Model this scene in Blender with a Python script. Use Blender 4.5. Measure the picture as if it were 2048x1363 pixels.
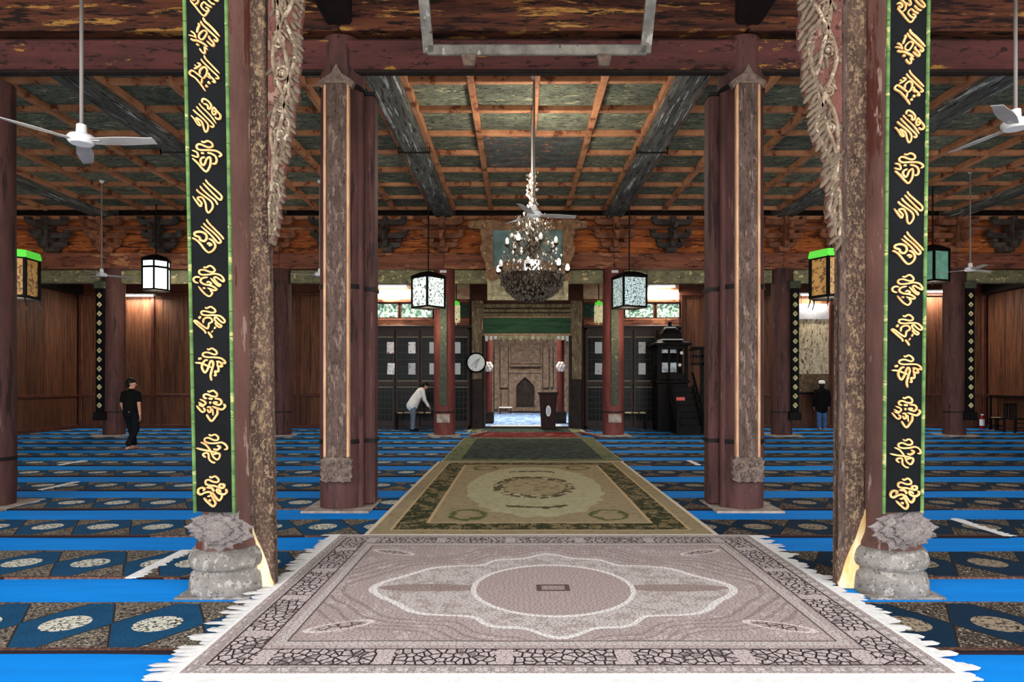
import bpy, bmesh, math, random
from mathutils import Vector, Matrix
random.seed(7)
for o in list(bpy.data.objects): bpy.data.objects.remove(o)
SC = bpy.context.scene
COL = SC.collection
# ------------------------------------------------------------------ camera
F = 1300.0; VX = 1037.0; HY = 764.0; CH = 1.65
cam = bpy.data.cameras.new('camera'); co = bpy.data.objects.new('camera', cam); COL.objects.link(co)
co.location = (0, 0, CH); co.rotation_euler = (math.pi/2, 0, 0)
cam.sensor_width = 36; cam.sensor_fit = 'HORIZONTAL'; cam.lens = F/2048*36
cam.shift_x = (1024-VX)/2048; cam.shift_y = (HY-681.5)/2048
cam.clip_start = .05; cam.clip_end = 300
SC.camera = co
# ------------------------------------------------------------------ world (overcast day outside the open front)
w = bpy.data.worlds.new('world'); SC.world = w; w.use_nodes = True
w.node_tree.nodes['Background'].inputs[0].default_value = (.93, .96, 1, 1)
w.node_tree.nodes['Background'].inputs[1].default_value = 3.6
# high sun on the porch in front of the hall (the eave keeps it off the interior)
sl = bpy.data.lights.new('sun', 'SUN'); sl.energy = 4.5; sl.angle = .02; sl.color = (1, .95, .86)
so = bpy.data.objects.new('sun', sl); COL.objects.link(so); so.rotation_euler = (math.radians(30), math.radians(-14), 0)
so.location = (0, -8, 20)
SC.view_settings.view_transform = 'Standard'; SC.view_settings.look = 'None'
SC.view_settings.gamma = 1; SC.view_settings.use_curve_mapping = False
SC.view_settings.exposure = 0.9
# ------------------------------------------------------------------ helpers
def W(px, py, Y): return Vector(((px-VX)*Y/F, Y, CH-(py-HY)*Y/F))
def lin(r, g, b):
    f = lambda c: (c/255/12.92) if c/255 <= .04045 else ((c/255+.055)/1.055)**2.4
    return (f(r), f(g), f(b), 1)
class MB:
    def __init__(s): s.v = []; s.f = []; s.m = []; s.mi = 0
    def add(s, vs, fs):
        n = len(s.v); s.v += [tuple(p) for p in vs]
        for f in fs: s.f.append(tuple(i+n for i in f)); s.m.append(s.mi)
        return s
    def box(s, x0, x1, y0, y1, z0, z1):
        v = [(x, y, z) for z in (z0, z1) for y in (y0, y1) for x in (x0, x1)]
        return s.add(v, [(0,2,3,1),(4,5,7,6),(0,1,5,4),(2,6,7,3),(0,4,6,2),(1,3,7,5)])
    def cbox(s, x0, x1, y0, y1, z0, z1, c=.02):
        "box with chamfered vertical and horizontal edges"
        b = bmesh.new(); bmesh.ops.create_cube(b, size=1)
        for q in b.verts: q.co = Vector((x0+(q.co.x+.5)*(x1-x0), y0+(q.co.y+.5)*(y1-y0), z0+(q.co.z+.5)*(z1-z0)))
        bmesh.ops.bevel(b, geom=b.edges[:], offset=c, segments=1, affect='EDGES', profile=.5)
        b.verts.ensure_lookup_table(); b.verts.index_update()
        s.add([q.co for q in b.verts], [[q.index for q in f.verts] for f in b.faces]); b.free(); return s
    def bar(s, p, q, wd, ht, up=(0,0,1)):
        p = Vector(p); q = Vector(q); d = (q-p).normalized(); u = Vector(up)
        r = d.cross(u)
        if r.length < 1e-4: r = d.cross(Vector((0,1,0)))
        r.normalize(); u = r.cross(d).normalized(); r *= wd/2; u *= ht/2
        v = [p-r-u, p+r-u, p+r+u, p-r+u, q-r-u, q+r-u, q+r+u, q-r+u]
        return s.add(v, [(0,1,2,3),(7,6,5,4),(0,4,5,1),(1,5,6,2),(2,6,7,3),(3,7,4,0)])
    def tube(s, pts, rad, n=8, flat=1.0, cap=True, flatdir=None):
        pts = [Vector(p) for p in pts]
        if not isinstance(rad, (list, tuple)): rad = [rad]*len(pts)
        base = len(s.v); rings = []
        ref = Vector((0,0,1)); vs = []
        for i, p in enumerate(pts):
            d = (pts[min(i+1, len(pts)-1)]-pts[max(i-1, 0)])
            if d.length < 1e-6: d = Vector((0,0,1))
            d.normalize()
            rr = Vector(flatdir) if flatdir else (Vector((0,1,0)) if abs(d.z) > .9 else ref)
            a = d.cross(rr)
            if a.length < 1e-4: a = d.cross(Vector((1,0,0)))
            a.normalize(); b = a.cross(d).normalized()
            for k in range(n):
                t = 2*math.pi*k/n; vs.append(p+a*math.cos(t)*rad[i]+b*math.sin(t)*rad[i]*flat)
        fs = []
        for i in range(len(pts)-1):
            for k in range(n): fs.append((i*n+k, i*n+(k+1)%n, (i+1)*n+(k+1)%n, (i+1)*n+k))
        if cap: fs.append(tuple(range(n))[::-1]); fs.append(tuple((len(pts)-1)*n+k for k in range(n)))
        return s.add(vs, fs)
    def cyl(s, p, q, r0, r1=None, n=12): return s.tube([p, q], [r0, r0 if r1 is None else r1], n)
    def lathe(s, prof, n=24, c=(0,0,0), sx=1, sy=1, jit=0, square=0):
        vs = []; fs = []
        for (r, z) in prof:
            for k in range(n):
                t = 2*math.pi*(k+.5)/n; rr = r
                if square: rr = r*(1+square*(1/max(abs(math.cos(t)), abs(math.sin(t)))-1))
                rr += random.uniform(-jit, jit)
                vs.append((c[0]+rr*math.cos(t)*sx, c[1]+rr*math.sin(t)*sy, c[2]+z))
        for i in range(len(prof)-1):
            for k in range(n): fs.append((i*n+k, i*n+(k+1)%n, (i+1)*n+(k+1)%n, (i+1)*n+k))
        fs.append(tuple(range(n))[::-1]); fs.append(tuple((len(prof)-1)*n+k for k in range(n)))
        return s.add(vs, fs)
    def prism(s, poly, y0, y1, plane='xz'):
        "polygon in the xz plane extruded in y (or xy in z, yz in x)"
        def P(a, b, d):
            return (a, d, b) if plane == 'xz' else ((a, b, d) if plane == 'xy' else (d, a, b))
        n = len(poly); vs = [P(a, b, y0) for a, b in poly]+[P(a, b, y1) for a, b in poly]
        fs = [tuple(range(n)), tuple(range(2*n-1, n-1, -1))]
        for i in range(n): fs.append((i, (i+1) % n+0, n+(i+1) % n, n+i)[::-1])
        return s.add(vs, fs)
    def sph(s, c, r, n=8, m=6, sc=(1,1,1)):
        vs = []; fs = []
        for i in range(m+1):
            ph = math.pi*i/m
            for k in range(n):
                t = 2*math.pi*k/n
                vs.append((c[0]+r*sc[0]*math.sin(ph)*math.cos(t), c[1]+r*sc[1]*math.sin(ph)*math.sin(t), c[2]+r*sc[2]*math.cos(ph)))
        for i in range(m):
            for k in range(n): fs.append((i*n+k, (i+1)*n+k, (i+1)*n+(k+1)%n, i*n+(k+1)%n))
        return s.add(vs, fs)
    def ribbon(s, pts, wd, y0, y1, taper=.35):
        "flat brush stroke in the xz plane (list of (x,z)), extruded from y0 (front) to y1"
        n = len(pts); L = []; R = []
        for i, p in enumerate(pts):
            a = pts[max(i-1, 0)]; b = pts[min(i+1, n-1)]
            dx, dz = b[0]-a[0], b[1]-a[1]; l = math.hypot(dx, dz) or 1
            t = i/(n-1); e = min(t, 1-t)*n
            k = wd/2*(taper+(1-taper)*min(1, e/2.2))
            L.append((p[0]-dz/l*k, p[1]+dx/l*k)); R.append((p[0]+dz/l*k, p[1]-dx/l*k))
        vs = []
        for i in range(n):
            vs += [(L[i][0], y0, L[i][1]), (R[i][0], y0, R[i][1]), (L[i][0], y1, L[i][1]), (R[i][0], y1, R[i][1])]
        fs = []
        for i in range(n-1):
            a = 4*i; b = a+4
            fs += [(a, b, b+1, a+1), (a, a+2, b+2, b), (a+1, b+1, b+3, a+3)]
        fs += [(0, 1, 3, 2), (4*n-4, 4*n-2, 4*n-1, 4*n-3)]
        return s.add(vs, fs)
    def mesh(s, name, mats, smooth=False):
        me = bpy.data.meshes.new(name); me.from_pydata(s.v, [], s.f); me.update()
        if not isinstance(mats, (list, tuple)): mats = [mats]
        for m in mats: me.materials.append(m)
        if len(mats) > 1: me.polygons.foreach_set('material_index', s.m)
        bm = bmesh.new(); bm.from_mesh(me); bmesh.ops.recalc_face_normals(bm, faces=bm.faces[:]); bm.to_mesh(me); bm.free()
        if smooth: me.polygons.foreach_set('use_smooth', [True]*len(me.polygons)); me.set_sharp_from_angle(angle=math.radians(smooth if smooth > 1 else 40))
        return me
    def build(s, name, mats, parent=None, loc=None, smooth=False): return obj(name, s.mesh(name, mats, smooth), parent, loc)
def obj(name, me, parent=None, loc=None, rot=None, scale=None):
    o = bpy.data.objects.new(name, me); COL.objects.link(o); o.parent = parent
    if loc is not None: o.location = loc
    if rot is not None: o.rotation_euler = rot
    if scale is not None: o.scale = scale
    return o
def tag(o, label=None, cat=None, group=None, kind=None):
    if label: o['label'] = label
    if cat: o['category'] = cat
    if group: o['group'] = group
    if kind: o['kind'] = kind
    return o
def thing(name, loc, label, cat, group=None, rot=None):
    o = bpy.data.objects.new(name, None); COL.objects.link(o); o.location = loc
    o.empty_display_size = .1
    if rot: o.rotation_euler = rot
    return tag(o, label, cat, group)
def copy_tree(o, parent=None):
    c = o.copy(); COL.objects.link(c); c.parent = parent
    for ch in [q for q in o.children]: copy_tree(ch, c)
    return c
def struct(o): o['kind'] = 'structure'; return o
def catmull(pts, n=4, closed=False):
    out = []; N = len(pts)
    if N < 3: 
        return [tuple(pts[0][k]+(pts[-1][k]-pts[0][k])*i/3 for k in range(2)) for i in range(4)]
    for i in range(N-1):
        p0 = pts[max(i-1, 0)]; p1 = pts[i]; p2 = pts[i+1]; p3 = pts[min(i+2, N-1)]
        for j in range(n):
            t = j/n
            out.append(tuple(.5*((2*p1[k])+(-p0[k]+p2[k])*t+(2*p0[k]-5*p1[k]+4*p2[k]-p3[k])*t*t+(-p0[k]+3*p1[k]-3*p2[k]+p3[k])*t**3) for k in range(len(p1))))
    out.append(tuple(pts[-1])); return out
# ------------------------------------------------------------------ materials
def _new(name):
    m = bpy.data.materials.new(name); m.use_nodes = True; nt = m.node_tree
    return m, nt, nt.nodes['Principled BSDF']
def ramp(nt, fac, stops, interp='LINEAR'):
    r = nt.nodes.new('ShaderNodeValToRGB'); r.color_ramp.interpolation = interp
    e = r.color_ramp.elements
    while len(e) < len(stops): e.new(.5)
    for k, (p, c) in enumerate(stops): e[k].position = p; e[k].color = c
    nt.links.new(fac, r.inputs[0]); return r.outputs[0]
def mixc(nt, fac, a, b, mode='MIX'):
    m = nt.nodes.new('ShaderNodeMix'); m.data_type = 'RGBA'; m.blend_type = mode
    for s, v in ((m.inputs[0], fac), (m.inputs[6], a), (m.inputs[7], b)):
        if isinstance(v, (float, int, tuple)): s.default_value = v
        else: nt.links.new(v, s)
    return m.outputs[2]
def coords(nt, scale=(1,1,1), rnd=True):
    tc = nt.nodes.new('ShaderNodeTexCoord'); v = tc.outputs['Object']
    if rnd:
        oi = nt.nodes.new('ShaderNodeObjectInfo'); mu = nt.nodes.new('ShaderNodeMath'); mu.operation = 'MULTIPLY'; mu.inputs[1].default_value = 37
        nt.links.new(oi.outputs['Random'], mu.inputs[0])
        ad = nt.nodes.new('ShaderNodeVectorMath'); nt.links.new(v, ad.inputs[0]); nt.links.new(mu.outputs[0], ad.inputs[1]); v = ad.outputs[0]
    mp = nt.nodes.new('ShaderNodeMapping'); mp.inputs['Scale'].default_value = scale; nt.links.new(v, mp.inputs[0]); return mp.outputs[0]
def noise(nt, vec, scale, detail=4, rough=.6):
    n = nt.nodes.new('ShaderNodeTexNoise'); n.inputs['Scale'].default_value = scale; n.inputs['Detail'].default_value = detail; n.inputs['Roughness'].default_value = rough
    nt.links.new(vec, n.inputs['Vector']); return n.outputs[0]
def mk(name, c1, c2=None, scale=5, stretch=(1,1,1), rough=.6, bump=.0, bscale=None, flake=None, fl=.62, fscale=3, fstretch=None, flake2=None, fl2=.68, metal=0, rndv=0, spec=.18, emit=None, estr=0):
    m, nt, bs = _new(name)
    bs.inputs['Roughness'].default_value = rough; bs.inputs['Metallic'].default_value = metal
    bs.inputs['Specular IOR Level'].default_value = spec
    v = coords(nt, stretch); n1 = noise(nt, v, scale)
    col = ramp(nt, n1, [(.36, c1), (.66, c2 or c1)])
    vf = coords(nt, fstretch or stretch)
    if flake:
        n2 = noise(nt, vf, fscale, 7, .68); col = mixc(nt, ramp(nt, n2, [(fl, (0,0,0,1)), (fl+.03, (1,1,1,1))]), col, flake)
    if flake2:
        n3 = noise(nt, vf, fscale*2.3+1, 7, .7); col = mixc(nt, ramp(nt, n3, [(fl2, (0,0,0,1)), (fl2+.03, (1,1,1,1))]), col, flake2)
    if rndv:
        oi = nt.nodes.new('ShaderNodeObjectInfo')
        g = ramp(nt, oi.outputs['Random'], [(0, (1-rndv,)*3+(1,)), (1, (1+rndv, 1+rndv*.9, 1+rndv*.8, 1))])
        col = mixc(nt, 1.0, col, g, 'MULTIPLY')
    nt.links.new(col, bs.inputs['Base Color'])
    if bump:
        b = nt.nodes.new('ShaderNodeBump'); b.inputs['Strength'].default_value = bump; b.inputs['Distance'].default_value = .02
        nt.links.new(noise(nt, v, bscale or scale*3, 6, .7), b.inputs['Height']); nt.links.new(b.outputs[0], bs.inputs['Normal'])
    if emit: bs.inputs['Emission Color'].default_value = emit; bs.inputs['Emission Strength'].default_value = estr
    return m
def emitter(name, c, s):
    m, nt, bs = _new(name); bs.inputs['Base Color'].default_value = (.8,.8,.8,1); bs.inputs['Emission Color'].default_value = c; bs.inputs['Emission Strength'].default_value = s; return m
M = {}
M['terrace'] = mk('pale_stone', (.5,.47,.42,1), (.4,.38,.34,1), 2)
M['floorboard'] = mk('floor_boards', (.05,.035,.025,1), (.08,.05,.035,1), 3)
M['lacquer'] = mk('red_brown_lacquer', lin(84,53,49), lin(62,41,38), 2.5, (3,3,.6), .65, .35, 14, flake=lin(46,30,28), fl=.57, fscale=2.6, fstretch=(3,3,.3), flake2=lin(104,78,72), fl2=.62)
M['lacquer_red'] = mk('brick_red_lacquer', lin(116,60,54), lin(92,46,41), 2.5, (3,3,.6), .6, .2, 12, flake=lin(78,40,36), fl=.58, fscale=3, fstretch=(3,3,.35))
M['peeled'] = mk('peeling_plaster_column', lin(108,76,68), lin(80,56,50), 2, (2,2,.5), .75, .7, 14, flake=lin(80,40,33), fl=.53, fscale=1.5, fstretch=(2.5,2.5,.45), flake2=lin(150,124,112), fl2=.61)
M['lintel'] = mk('lintel_red_paint', lin(88,48,45), lin(64,38,35), 2, (.5,1,3), .7, .5, 14, flake=lin(150,110,48), fl=.60, fscale=2.2, fstretch=(.7,1,2.2), flake2=lin(40,24,21), fl2=.56)
M['lintel_old'] = mk('lintel_flaked_wood', lin(96,54,36), lin(54,30,24), 3, (.3,1,4), .75, .6, 14, flake=lin(158,114,58), fl=.575, fscale=2.6, fstretch=(.35,1,3), flake2=lin(32,19,16), fl2=.53)
M['dark_beam'] = mk('black_brown_beam', lin(36,28,25), lin(22,18,17), 4, rough=.8)  # plain dark brown, nearly black, on beams and infill
M['grey_beam'] = mk('weathered_grey_green_beam', lin(112,112,106), lin(74,74,70), 2, (3,.5,3), .8, .6, 14, flake=lin(190,196,194), fl=.58, fscale=2.2, fstretch=(5,.35,5), flake2=lin(38,34,30), fl2=.55)
M['panel'] = mk('faded_green_ceiling_panel', lin(128,132,112), lin(88,94,82), 2.5, (1,2.4,1), .9, .8, 14, flake=lin(178,172,140), fl=.59, fscale=3.2, fstretch=(1,3,1), flake2=lin(54,58,50), fl2=.55, rndv=.3)
M['panel_big'] = mk('flaked_dark_painted_panel', lin(104,112,108), lin(74,82,80), 2.5, (1,2,1), .9, .6, 12, flake=lin(212,140,100), fl=.60, fscale=4.5, flake2=lin(100,46,40), fl2=.56)
M['batten'] = mk('orange_brown_batten', lin(188,134,98), lin(150,98,68), 3, (1,1,1), .75, .4, 14, flake=lin(108,62,44), fl=.57, fscale=3, rndv=.2)
M['ceiling_dark'] = mk('dark_roof_boards', lin(60,38,30), lin(40,26,22), 3, rough=.85)
M['board_orange'] = mk('orange_brown_boards', lin(196,112,58), lin(146,76,42), 2.2, (.4,1,3), .75, .5, 14, flake=lin(100,52,34), fl=.55, fscale=2.4, fstretch=(.5,1,2.5), flake2=lin(222,154,80), fl2=.60, rndv=.18)
M['architrave'] = mk('brown_architrave', lin(144,90,66), lin(104,62,48), 2.4, (.3,1,3), .75, .4, 14, flake=lin(178,124,86), fl=.57, fscale=2, fstretch=(.4,1,2), flake2=lin(70,42,34), fl2=.56)
M['bracket_brown'] = mk('brown_bracket_wood', lin(150,98,72), lin(104,66,50), 4, rough=.75, bump=.3, rndv=.2)
M['bracket_black'] = mk('charcoal_bracket_wood', lin(84,76,71), lin(52,47,45), 4, rough=.8, bump=.3, rndv=.2)
M['painted_beam'] = mk('olive_gold_painted_beam', lin(128,124,92), lin(96,92,70), 3, (1,1,1.5), .7, .3, 14, flake=lin(208,190,140), fl=.58, fscale=5, flake2=lin(70,70,48), fl2=.58)
M['wall_wood'] = mk('brown_wall_boards', lin(102,63,41), lin(70,42,28), 2.6, (5,5,.35), .6, .25, 10, flake=lin(46,28,20), fl=.56, fscale=2.6, fstretch=(8,8,.2), flake2=lin(122,80,52), fl2=.60, rndv=.22)
M['wall_wood_low'] = mk('brown_wainscot_boards', lin(98,60,38), lin(72,44,29), 2.6, (5,5,.35), .6, .25, 10, flake=lin(50,30,22), fl=.57, fscale=2.6, fstretch=(8,8,.2), rndv=.2)
M['wall_rail'] = mk('dark_brown_rail', lin(88,48,34), lin(66,36,27), 3, rough=.55)
M['stone'] = mk('grey_limestone', lin(148,141,134), lin(112,106,100), 5, rough=.95, bump=1.0, bscale=40, flake=lin(168,161,153), fl=.54, fscale=14, flake2=lin(96,90,84), fl2=.57)
M['plinth'] = mk('pale_plinth_stone', lin(170,158,146), lin(128,112,100), 6, rough=.9, bump=.4)
M['lotus'] = mk('grey_carved_lotus', lin(160,149,144), lin(116,106,103), 14, rough=.9, bump=.8, bscale=50, flake=lin(84,76,73), fl=.57, fscale=12, rndv=.15)
M['carved'] = mk('carved_beige_wood', lin(158,138,118), lin(110,92,77), 14, rough=.85, bump=.8, bscale=40, flake=lin(184,170,148), fl=.55, fscale=12, flake2=lin(72,58,48), fl2=.58, rndv=.14)
M['carved_ground'] = mk('reddish_carved_ground', lin(118,76,68), lin(88,56,50), 9, rough=.85, bump=.8, bscale=30, flake=lin(140,112,98), fl=.55, fscale=9, flake2=lin(58,38,34), fl2=.58)
M['gilt_post'] = mk('gilt_flaked_post', lin(94,74,63), lin(62,47,41), 5, (2,2,.5), .85, 1.0, 26, flake=lin(150,128,98), fl=.56, fscale=24, fstretch=(1,1,.6), flake2=lin(128,104,86), fl2=.53)
M['worn_wood'] = mk('bare_worn_wood', lin(236,220,180), lin(206,160,96), 5, (2,2,.5), .8, .3, 12)
M['banner'] = mk('black_lacquer_board', lin(15,16,18), lin(10,11,12), 3, rough=.65, spec=.06)
M['gold'] = mk('gold_leaf_letter', lin(220,168,110), lin(196,136,84), 12, rough=.6, spec=.2)
M['bamboo'] = mk('green_bamboo_trim', lin(92,120,66), lin(56,86,46), 5, (1,1,2.2), .6, .3, 20, flake=lin(150,152,96), fl=.58, fscale=6)
M['bamboo_node'] = mk('dark_bamboo_node', lin(54,76,40), None, rough=.6)
M['couplet'] = mk('weathered_couplet_board', lin(112,92,83), lin(80,64,57), 5, (3,3,.7), .9, 1.0, 40, flake=lin(140,118,104), fl=.56, fscale=8, flake2=lin(60,46,41), fl2=.56)
M['couplet_edge'] = mk('pale_gilt_edge', lin(202,160,122), lin(166,122,94), 4, (3,3,.6), .6)
M['fretted'] = mk('grey_fretted_wood', lin(128,110,98), lin(86,72,66), 14, rough=.9, bump=.9, bscale=40)
M['iron'] = mk('dark_iron', lin(30,27,26), None, rough=.6, metal=.3)
M['white_metal'] = mk('white_enamel', (.78,.78,.78,1), None, rough=.35)
M['grey_metal'] = mk('grey_enamel_rod', lin(128,122,118), None, rough=.45)
M['blade'] = mk('grey_white_fan_blade', lin(196,192,188), lin(160,154,150), 2, rough=.45)
M['frame_grey'] = mk('weathered_grey_frame', lin(140,136,128), lin(100,98,94), 5, (1,1,1), .85, .6, 24, flake=lin(168,166,160), fl=.6, fscale=6, flake2=lin(60,56,52), fl2=.62)
M['black_wood'] = mk('near_black_wood', lin(22,19,18), lin(12,11,11), 4, rough=.6, spec=.08)
M['dark_wood'] = mk('dark_cabinet_wood', lin(58,44,38), lin(40,31,27), 4, (3,3,.5), .5)
M['shelf_light'] = mk('pale_shelf_edge', lin(120,112,92), None, rough=.6)
M['blue'] = mk('bright_blue_carpet', (.002,.23,.70,1), (.003,.19,.60,1), 3, (.3,2,1), .85, .0, spec=.1)
M['fringe'] = mk('white_cotton_fringe', (.82,.8,.77,1), (.68,.65,.61,1), 20, rough=.95, spec=.1)
M['selvedge'] = mk('dark_rug_selvedge', lin(36,26,28), None, rough=.95, spec=.1)
M['black_cloth'] = mk('black_cotton', lin(16,15,16), lin(9,9,10), 8, rough=.9, spec=.1)
M['navy_cloth'] = mk('black_navy_denim', lin(20,22,28), lin(12,13,17), 8, rough=.9, spec=.1)
M['jeans'] = mk('blue_denim', lin(72,104,140), lin(40,66,104), 12, rough=.9, spec=.1)
M['white_cloth'] = mk('white_shirt_cotton', (.78,.76,.72,1), (.66,.65,.62,1), 8, rough=.9, spec=.1)
M['grey_cloth'] = mk('grey_blue_trousers', lin(108,118,130), lin(86,94,106), 8, rough=.9, spec=.1)
M['skin'] = mk('skin', lin(196,142,116), lin(178,124,100), 6, rough=.6)
M['hair'] = mk('black_hair', lin(14,12,12), None, rough=.6)
M['paper'] = mk('white_paper', (.8,.8,.78,1), None, rough=.9)
# --- expression helper for patterned rugs
class E:
    nt = None
    def __init__(s, k): s.k = k
    def _m(op, *a, clamp=False):
        n = E.nt.nodes.new('ShaderNodeMath'); n.operation = op; n.use_clamp = clamp
        for i, q in enumerate(a):
            if isinstance(q, E): E.nt.links.new(q.k, n.inputs[i])
            else: n.inputs[i].default_value = q
        return E(n.outputs[0])
    def __add__(s, o): return E._m('ADD', s, o)
    __radd__ = __add__
    def __sub__(s, o): return E._m('SUBTRACT', s, o)
    def __rsub__(s, o): return E._m('SUBTRACT', o, s)
    def __mul__(s, o): return E._m('MULTIPLY', s, o)
    __rmul__ = __mul__
    def __truediv__(s, o): return E._m('DIVIDE', s, o)
    def abs(s): return E._m('ABSOLUTE', s)
    def lt(s, o): return E._m('LESS_THAN', s, o)
    def gt(s, o): return E._m('GREATER_THAN', s, o)
    def min(s, o): return E._m('MINIMUM', s, o)
    def max(s, o): return E._m('MAXIMUM', s, o)
    def fract(s): return E._m('FRACT', s)
    def sqrt(s): return E._m('SQRT', s)
    def cos(s): return E._m('COSINE', s)
    def atan2(s, o): return E._m('ARCTAN2', s, o)
    def between(s, a, b): return s.gt(a)*s.lt(b)
def rugmat(name, fn, rough=.95):
    m, nt, bs = _new(name); E.nt = nt; bs.inputs['Roughness'].default_value = rough; bs.inputs['Specular IOR Level'].default_value = .1
    tc = nt.nodes.new('ShaderNodeTexCoord'); sp = nt.nodes.new('ShaderNodeSeparateXYZ'); nt.links.new(tc.outputs['Object'], sp.inputs[0])
    oi = nt.nodes.new('ShaderNodeObjectInfo')
    def vor(scale, feature='DISTANCE_TO_EDGE', stretch=(1,1,1), rnd=1.0):
        mp = nt.nodes.new('ShaderNodeMapping'); mp.inputs['Scale'].default_value = stretch; nt.links.new(tc.outputs['Object'], mp.inputs[0])
        n = nt.nodes.new('ShaderNodeTexVoronoi'); n.feature = feature; n.inputs['Scale'].default_value = scale; n.inputs['Randomness'].default_value = rnd
        n.voronoi_dimensions = '2D'; nt.links.new(mp.outputs[0], n.inputs['Vector']); return E(n.outputs['Distance'])
    def noi(scale, detail=4, rough=.6, stretch=(1,1,1)):
        mp = nt.nodes.new('ShaderNodeMapping'); mp.inputs['Scale'].default_value = stretch; nt.links.new(tc.outputs['Object'], mp.inputs[0])
        return E(noise(nt, mp.outputs[0], scale, detail, rough))
    col = fn(nt, E(sp.outputs[0]), E(sp.outputs[1]), vor, noi, E(oi.outputs['Random']))
    nt.links.new(col, bs.inputs['Base Color']); return m
def mx(nt, f, a, b): return mixc(nt, f.k if isinstance(f, E) else f, a, b)
def rug_a(nt, x, y, vor, noi, rnd):
    wob = (noi(3, 3)-.5)*.05
    ax = x.abs(); ay = y.abs(); e = (2.17-ax).min(1.643-ay)
    knots = vor(26, stretch=(1,1.3,1)); n = noi(11, 6, .7)
    c = mx(nt, noi(2.5, 3), lin(184,167,162), lin(158,140,135))
    c = mx(nt, n.gt(.56)*.5, c, lin(204,192,186))
    c = mx(nt, e.between(.045, .105), c, lin(196,186,180))                       # pale guard stripe
    c = mx(nt, e.between(.045, .105)*((x*9).fract().lt(.4).max((y*9).fract().lt(.4)))*.6, c, lin(130,114,110))
    band = e.between(.13, .34); s1 = vor(17, stretch=(1,1,1))
    along = ((ax.lt(ay*1.0+.54))*x+(1-ax.lt(ay*1.0+.54))*y)
    cart = ((along*1.42+.5).fract()-.5).abs().lt(.43)
    c = mx(nt, band, c, lin(190,174,170)); c = mx(nt, band*cart*s1.lt(.10), c, lin(34,28,30))
    c = mx(nt, band*cart*(noi(9,4).gt(.58))*.6, c, lin(70,58,58))
    c = mx(nt, e.between(.118, .132).max(e.between(.34, .352)), c, lin(60,50,50))
    c = mx(nt, e.between(.40, .46), c, lin(188,176,170)); c = mx(nt, e.between(.46, .472), c, lin(84,70,68))
    # concentric field lines and the scalloped medallion
    yy = y+.13; r = (x*x+yy*yy).sqrt(); th = yy.atan2(x)
    out = 1.05+.21*(th*2).cos()+.12*(th*4).cos()+.04*(th*12).cos()+wob
    q = r/out
    inside = e.gt(.475)
    c = mx(nt, inside*q.between(1.1,1.5)*((q*11+noi(2)).fract().lt(.3))*.45, c, lin(112,96,90))
    c = mx(nt, inside*q.lt(1.0), c, lin(194,182,176)); c = mx(nt, inside*q.lt(1.0)*n.gt(.52)*.55, c, lin(148,128,120))
    c = mx(nt, inside*q.between(.965, 1.01), c, lin(226,218,212))
    arm = ((x.abs()-.95)/.42); armq = (arm*arm+(yy/.09)*(yy/.09))
    c = mx(nt, armq.lt(1)*.8, c, lin(142,120,112))
    c = mx(nt, r.lt(.62), c, lin(172,153,148)); c = mx(nt, r.between(.60, .64), c, lin(226,218,212))
    c = mx(nt, (x.abs()/.13).max(yy.abs()/.08).lt(1), c, lin(90,74,70)); c = mx(nt, (x.abs()/.09).max(yy.abs()/.05).lt(1), c, lin(160,140,134))
    # corner leaves
    cx = x.abs()-1.45; cy = y.abs()-.93
    lf = (cx*cx/.045+(cy-cx*.4)*(cy-cx*.4)/.006)
    c = mx(nt, lf.between(.65, 1.05), c, lin(218,204,198)); c = mx(nt, lf.lt(.4)*vor(16).lt(.09), c, lin(70,56,56))
    c = mx(nt, knots.lt(.06)*.7, c, lin(74,63,60))
    c = mx(nt, e.lt(.02), c, lin(230,226,220))
    return c
M['rug_a'] = rugmat('taupe_medallion_rug', rug_a)
def rug_b(nt, x, y, vor, noi, rnd):
    ax = x.abs(); ay = y.abs(); e = (1.86-ax).min(3.19-ay)
    n = noi(14, 6, .75); c = mx(nt, noi(3), lin(160,144,112), lin(140,124,94))
    c = mx(nt, n.gt(.55)*.5, c, lin(112,96,68))
    band = e.between(.24, .56); v = vor(7)
    c = mx(nt, band, c, lin(128,112,78)); c = mx(nt, band*(noi(7,6,.7).gt(.49)), c, lin(58,60,36)); c = mx(nt, band*v.lt(.05), c, lin(34,36,22))
    c = mx(nt, e.between(.56, .60).max(e.between(.21, .24)), c, lin(186,158,118))
    ins = e.gt(.60)
    q = ((x*x)/1.05+(y*y)/5.2).sqrt()+(noi(4,5)-.5)*.25
    c = mx(nt, ins*q.lt(1.0), c, lin(172,164,130)); c = mx(nt, ins*q.lt(1.0)*n.gt(.52)*.5, c, lin(142,134,96))
    q2 = ((x*x)/.36+(y*y)/1.0).sqrt()+(noi(5,5)-.5)*.4
    c = mx(nt, q2.between(.8, 1.05)*noi(7,5).gt(.47), c, lin(84,74,50)); c = mx(nt, q2.lt(.8)*.7, c, lin(150,130,98)); c = mx(nt, q2.lt(.8)*noi(9,5).gt(.55)*.6, c, lin(104,88,62))
    q3 = ((x*x)/.9+(y*y)/3.2).sqrt()+(noi(6,5)-.5)*.3
    c = mx(nt, q3.between(.93, 1.0)*ax.lt(.4), c, lin(76,66,42))
    cx = ax-.86; cy = ay-2.15; lf = (cx*cx/.05+cy*cy/.10)+(noi(7,5,.7)-.5)*2.2
    c = mx(nt, ins*lf.between(.6, 1.1), c, lin(84,88,50))
    c = mx(nt, e.lt(.03), c, lin(206,192,168))
    return c
M['rug_b'] = rugmat('olive_beige_rug', rug_b)
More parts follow.
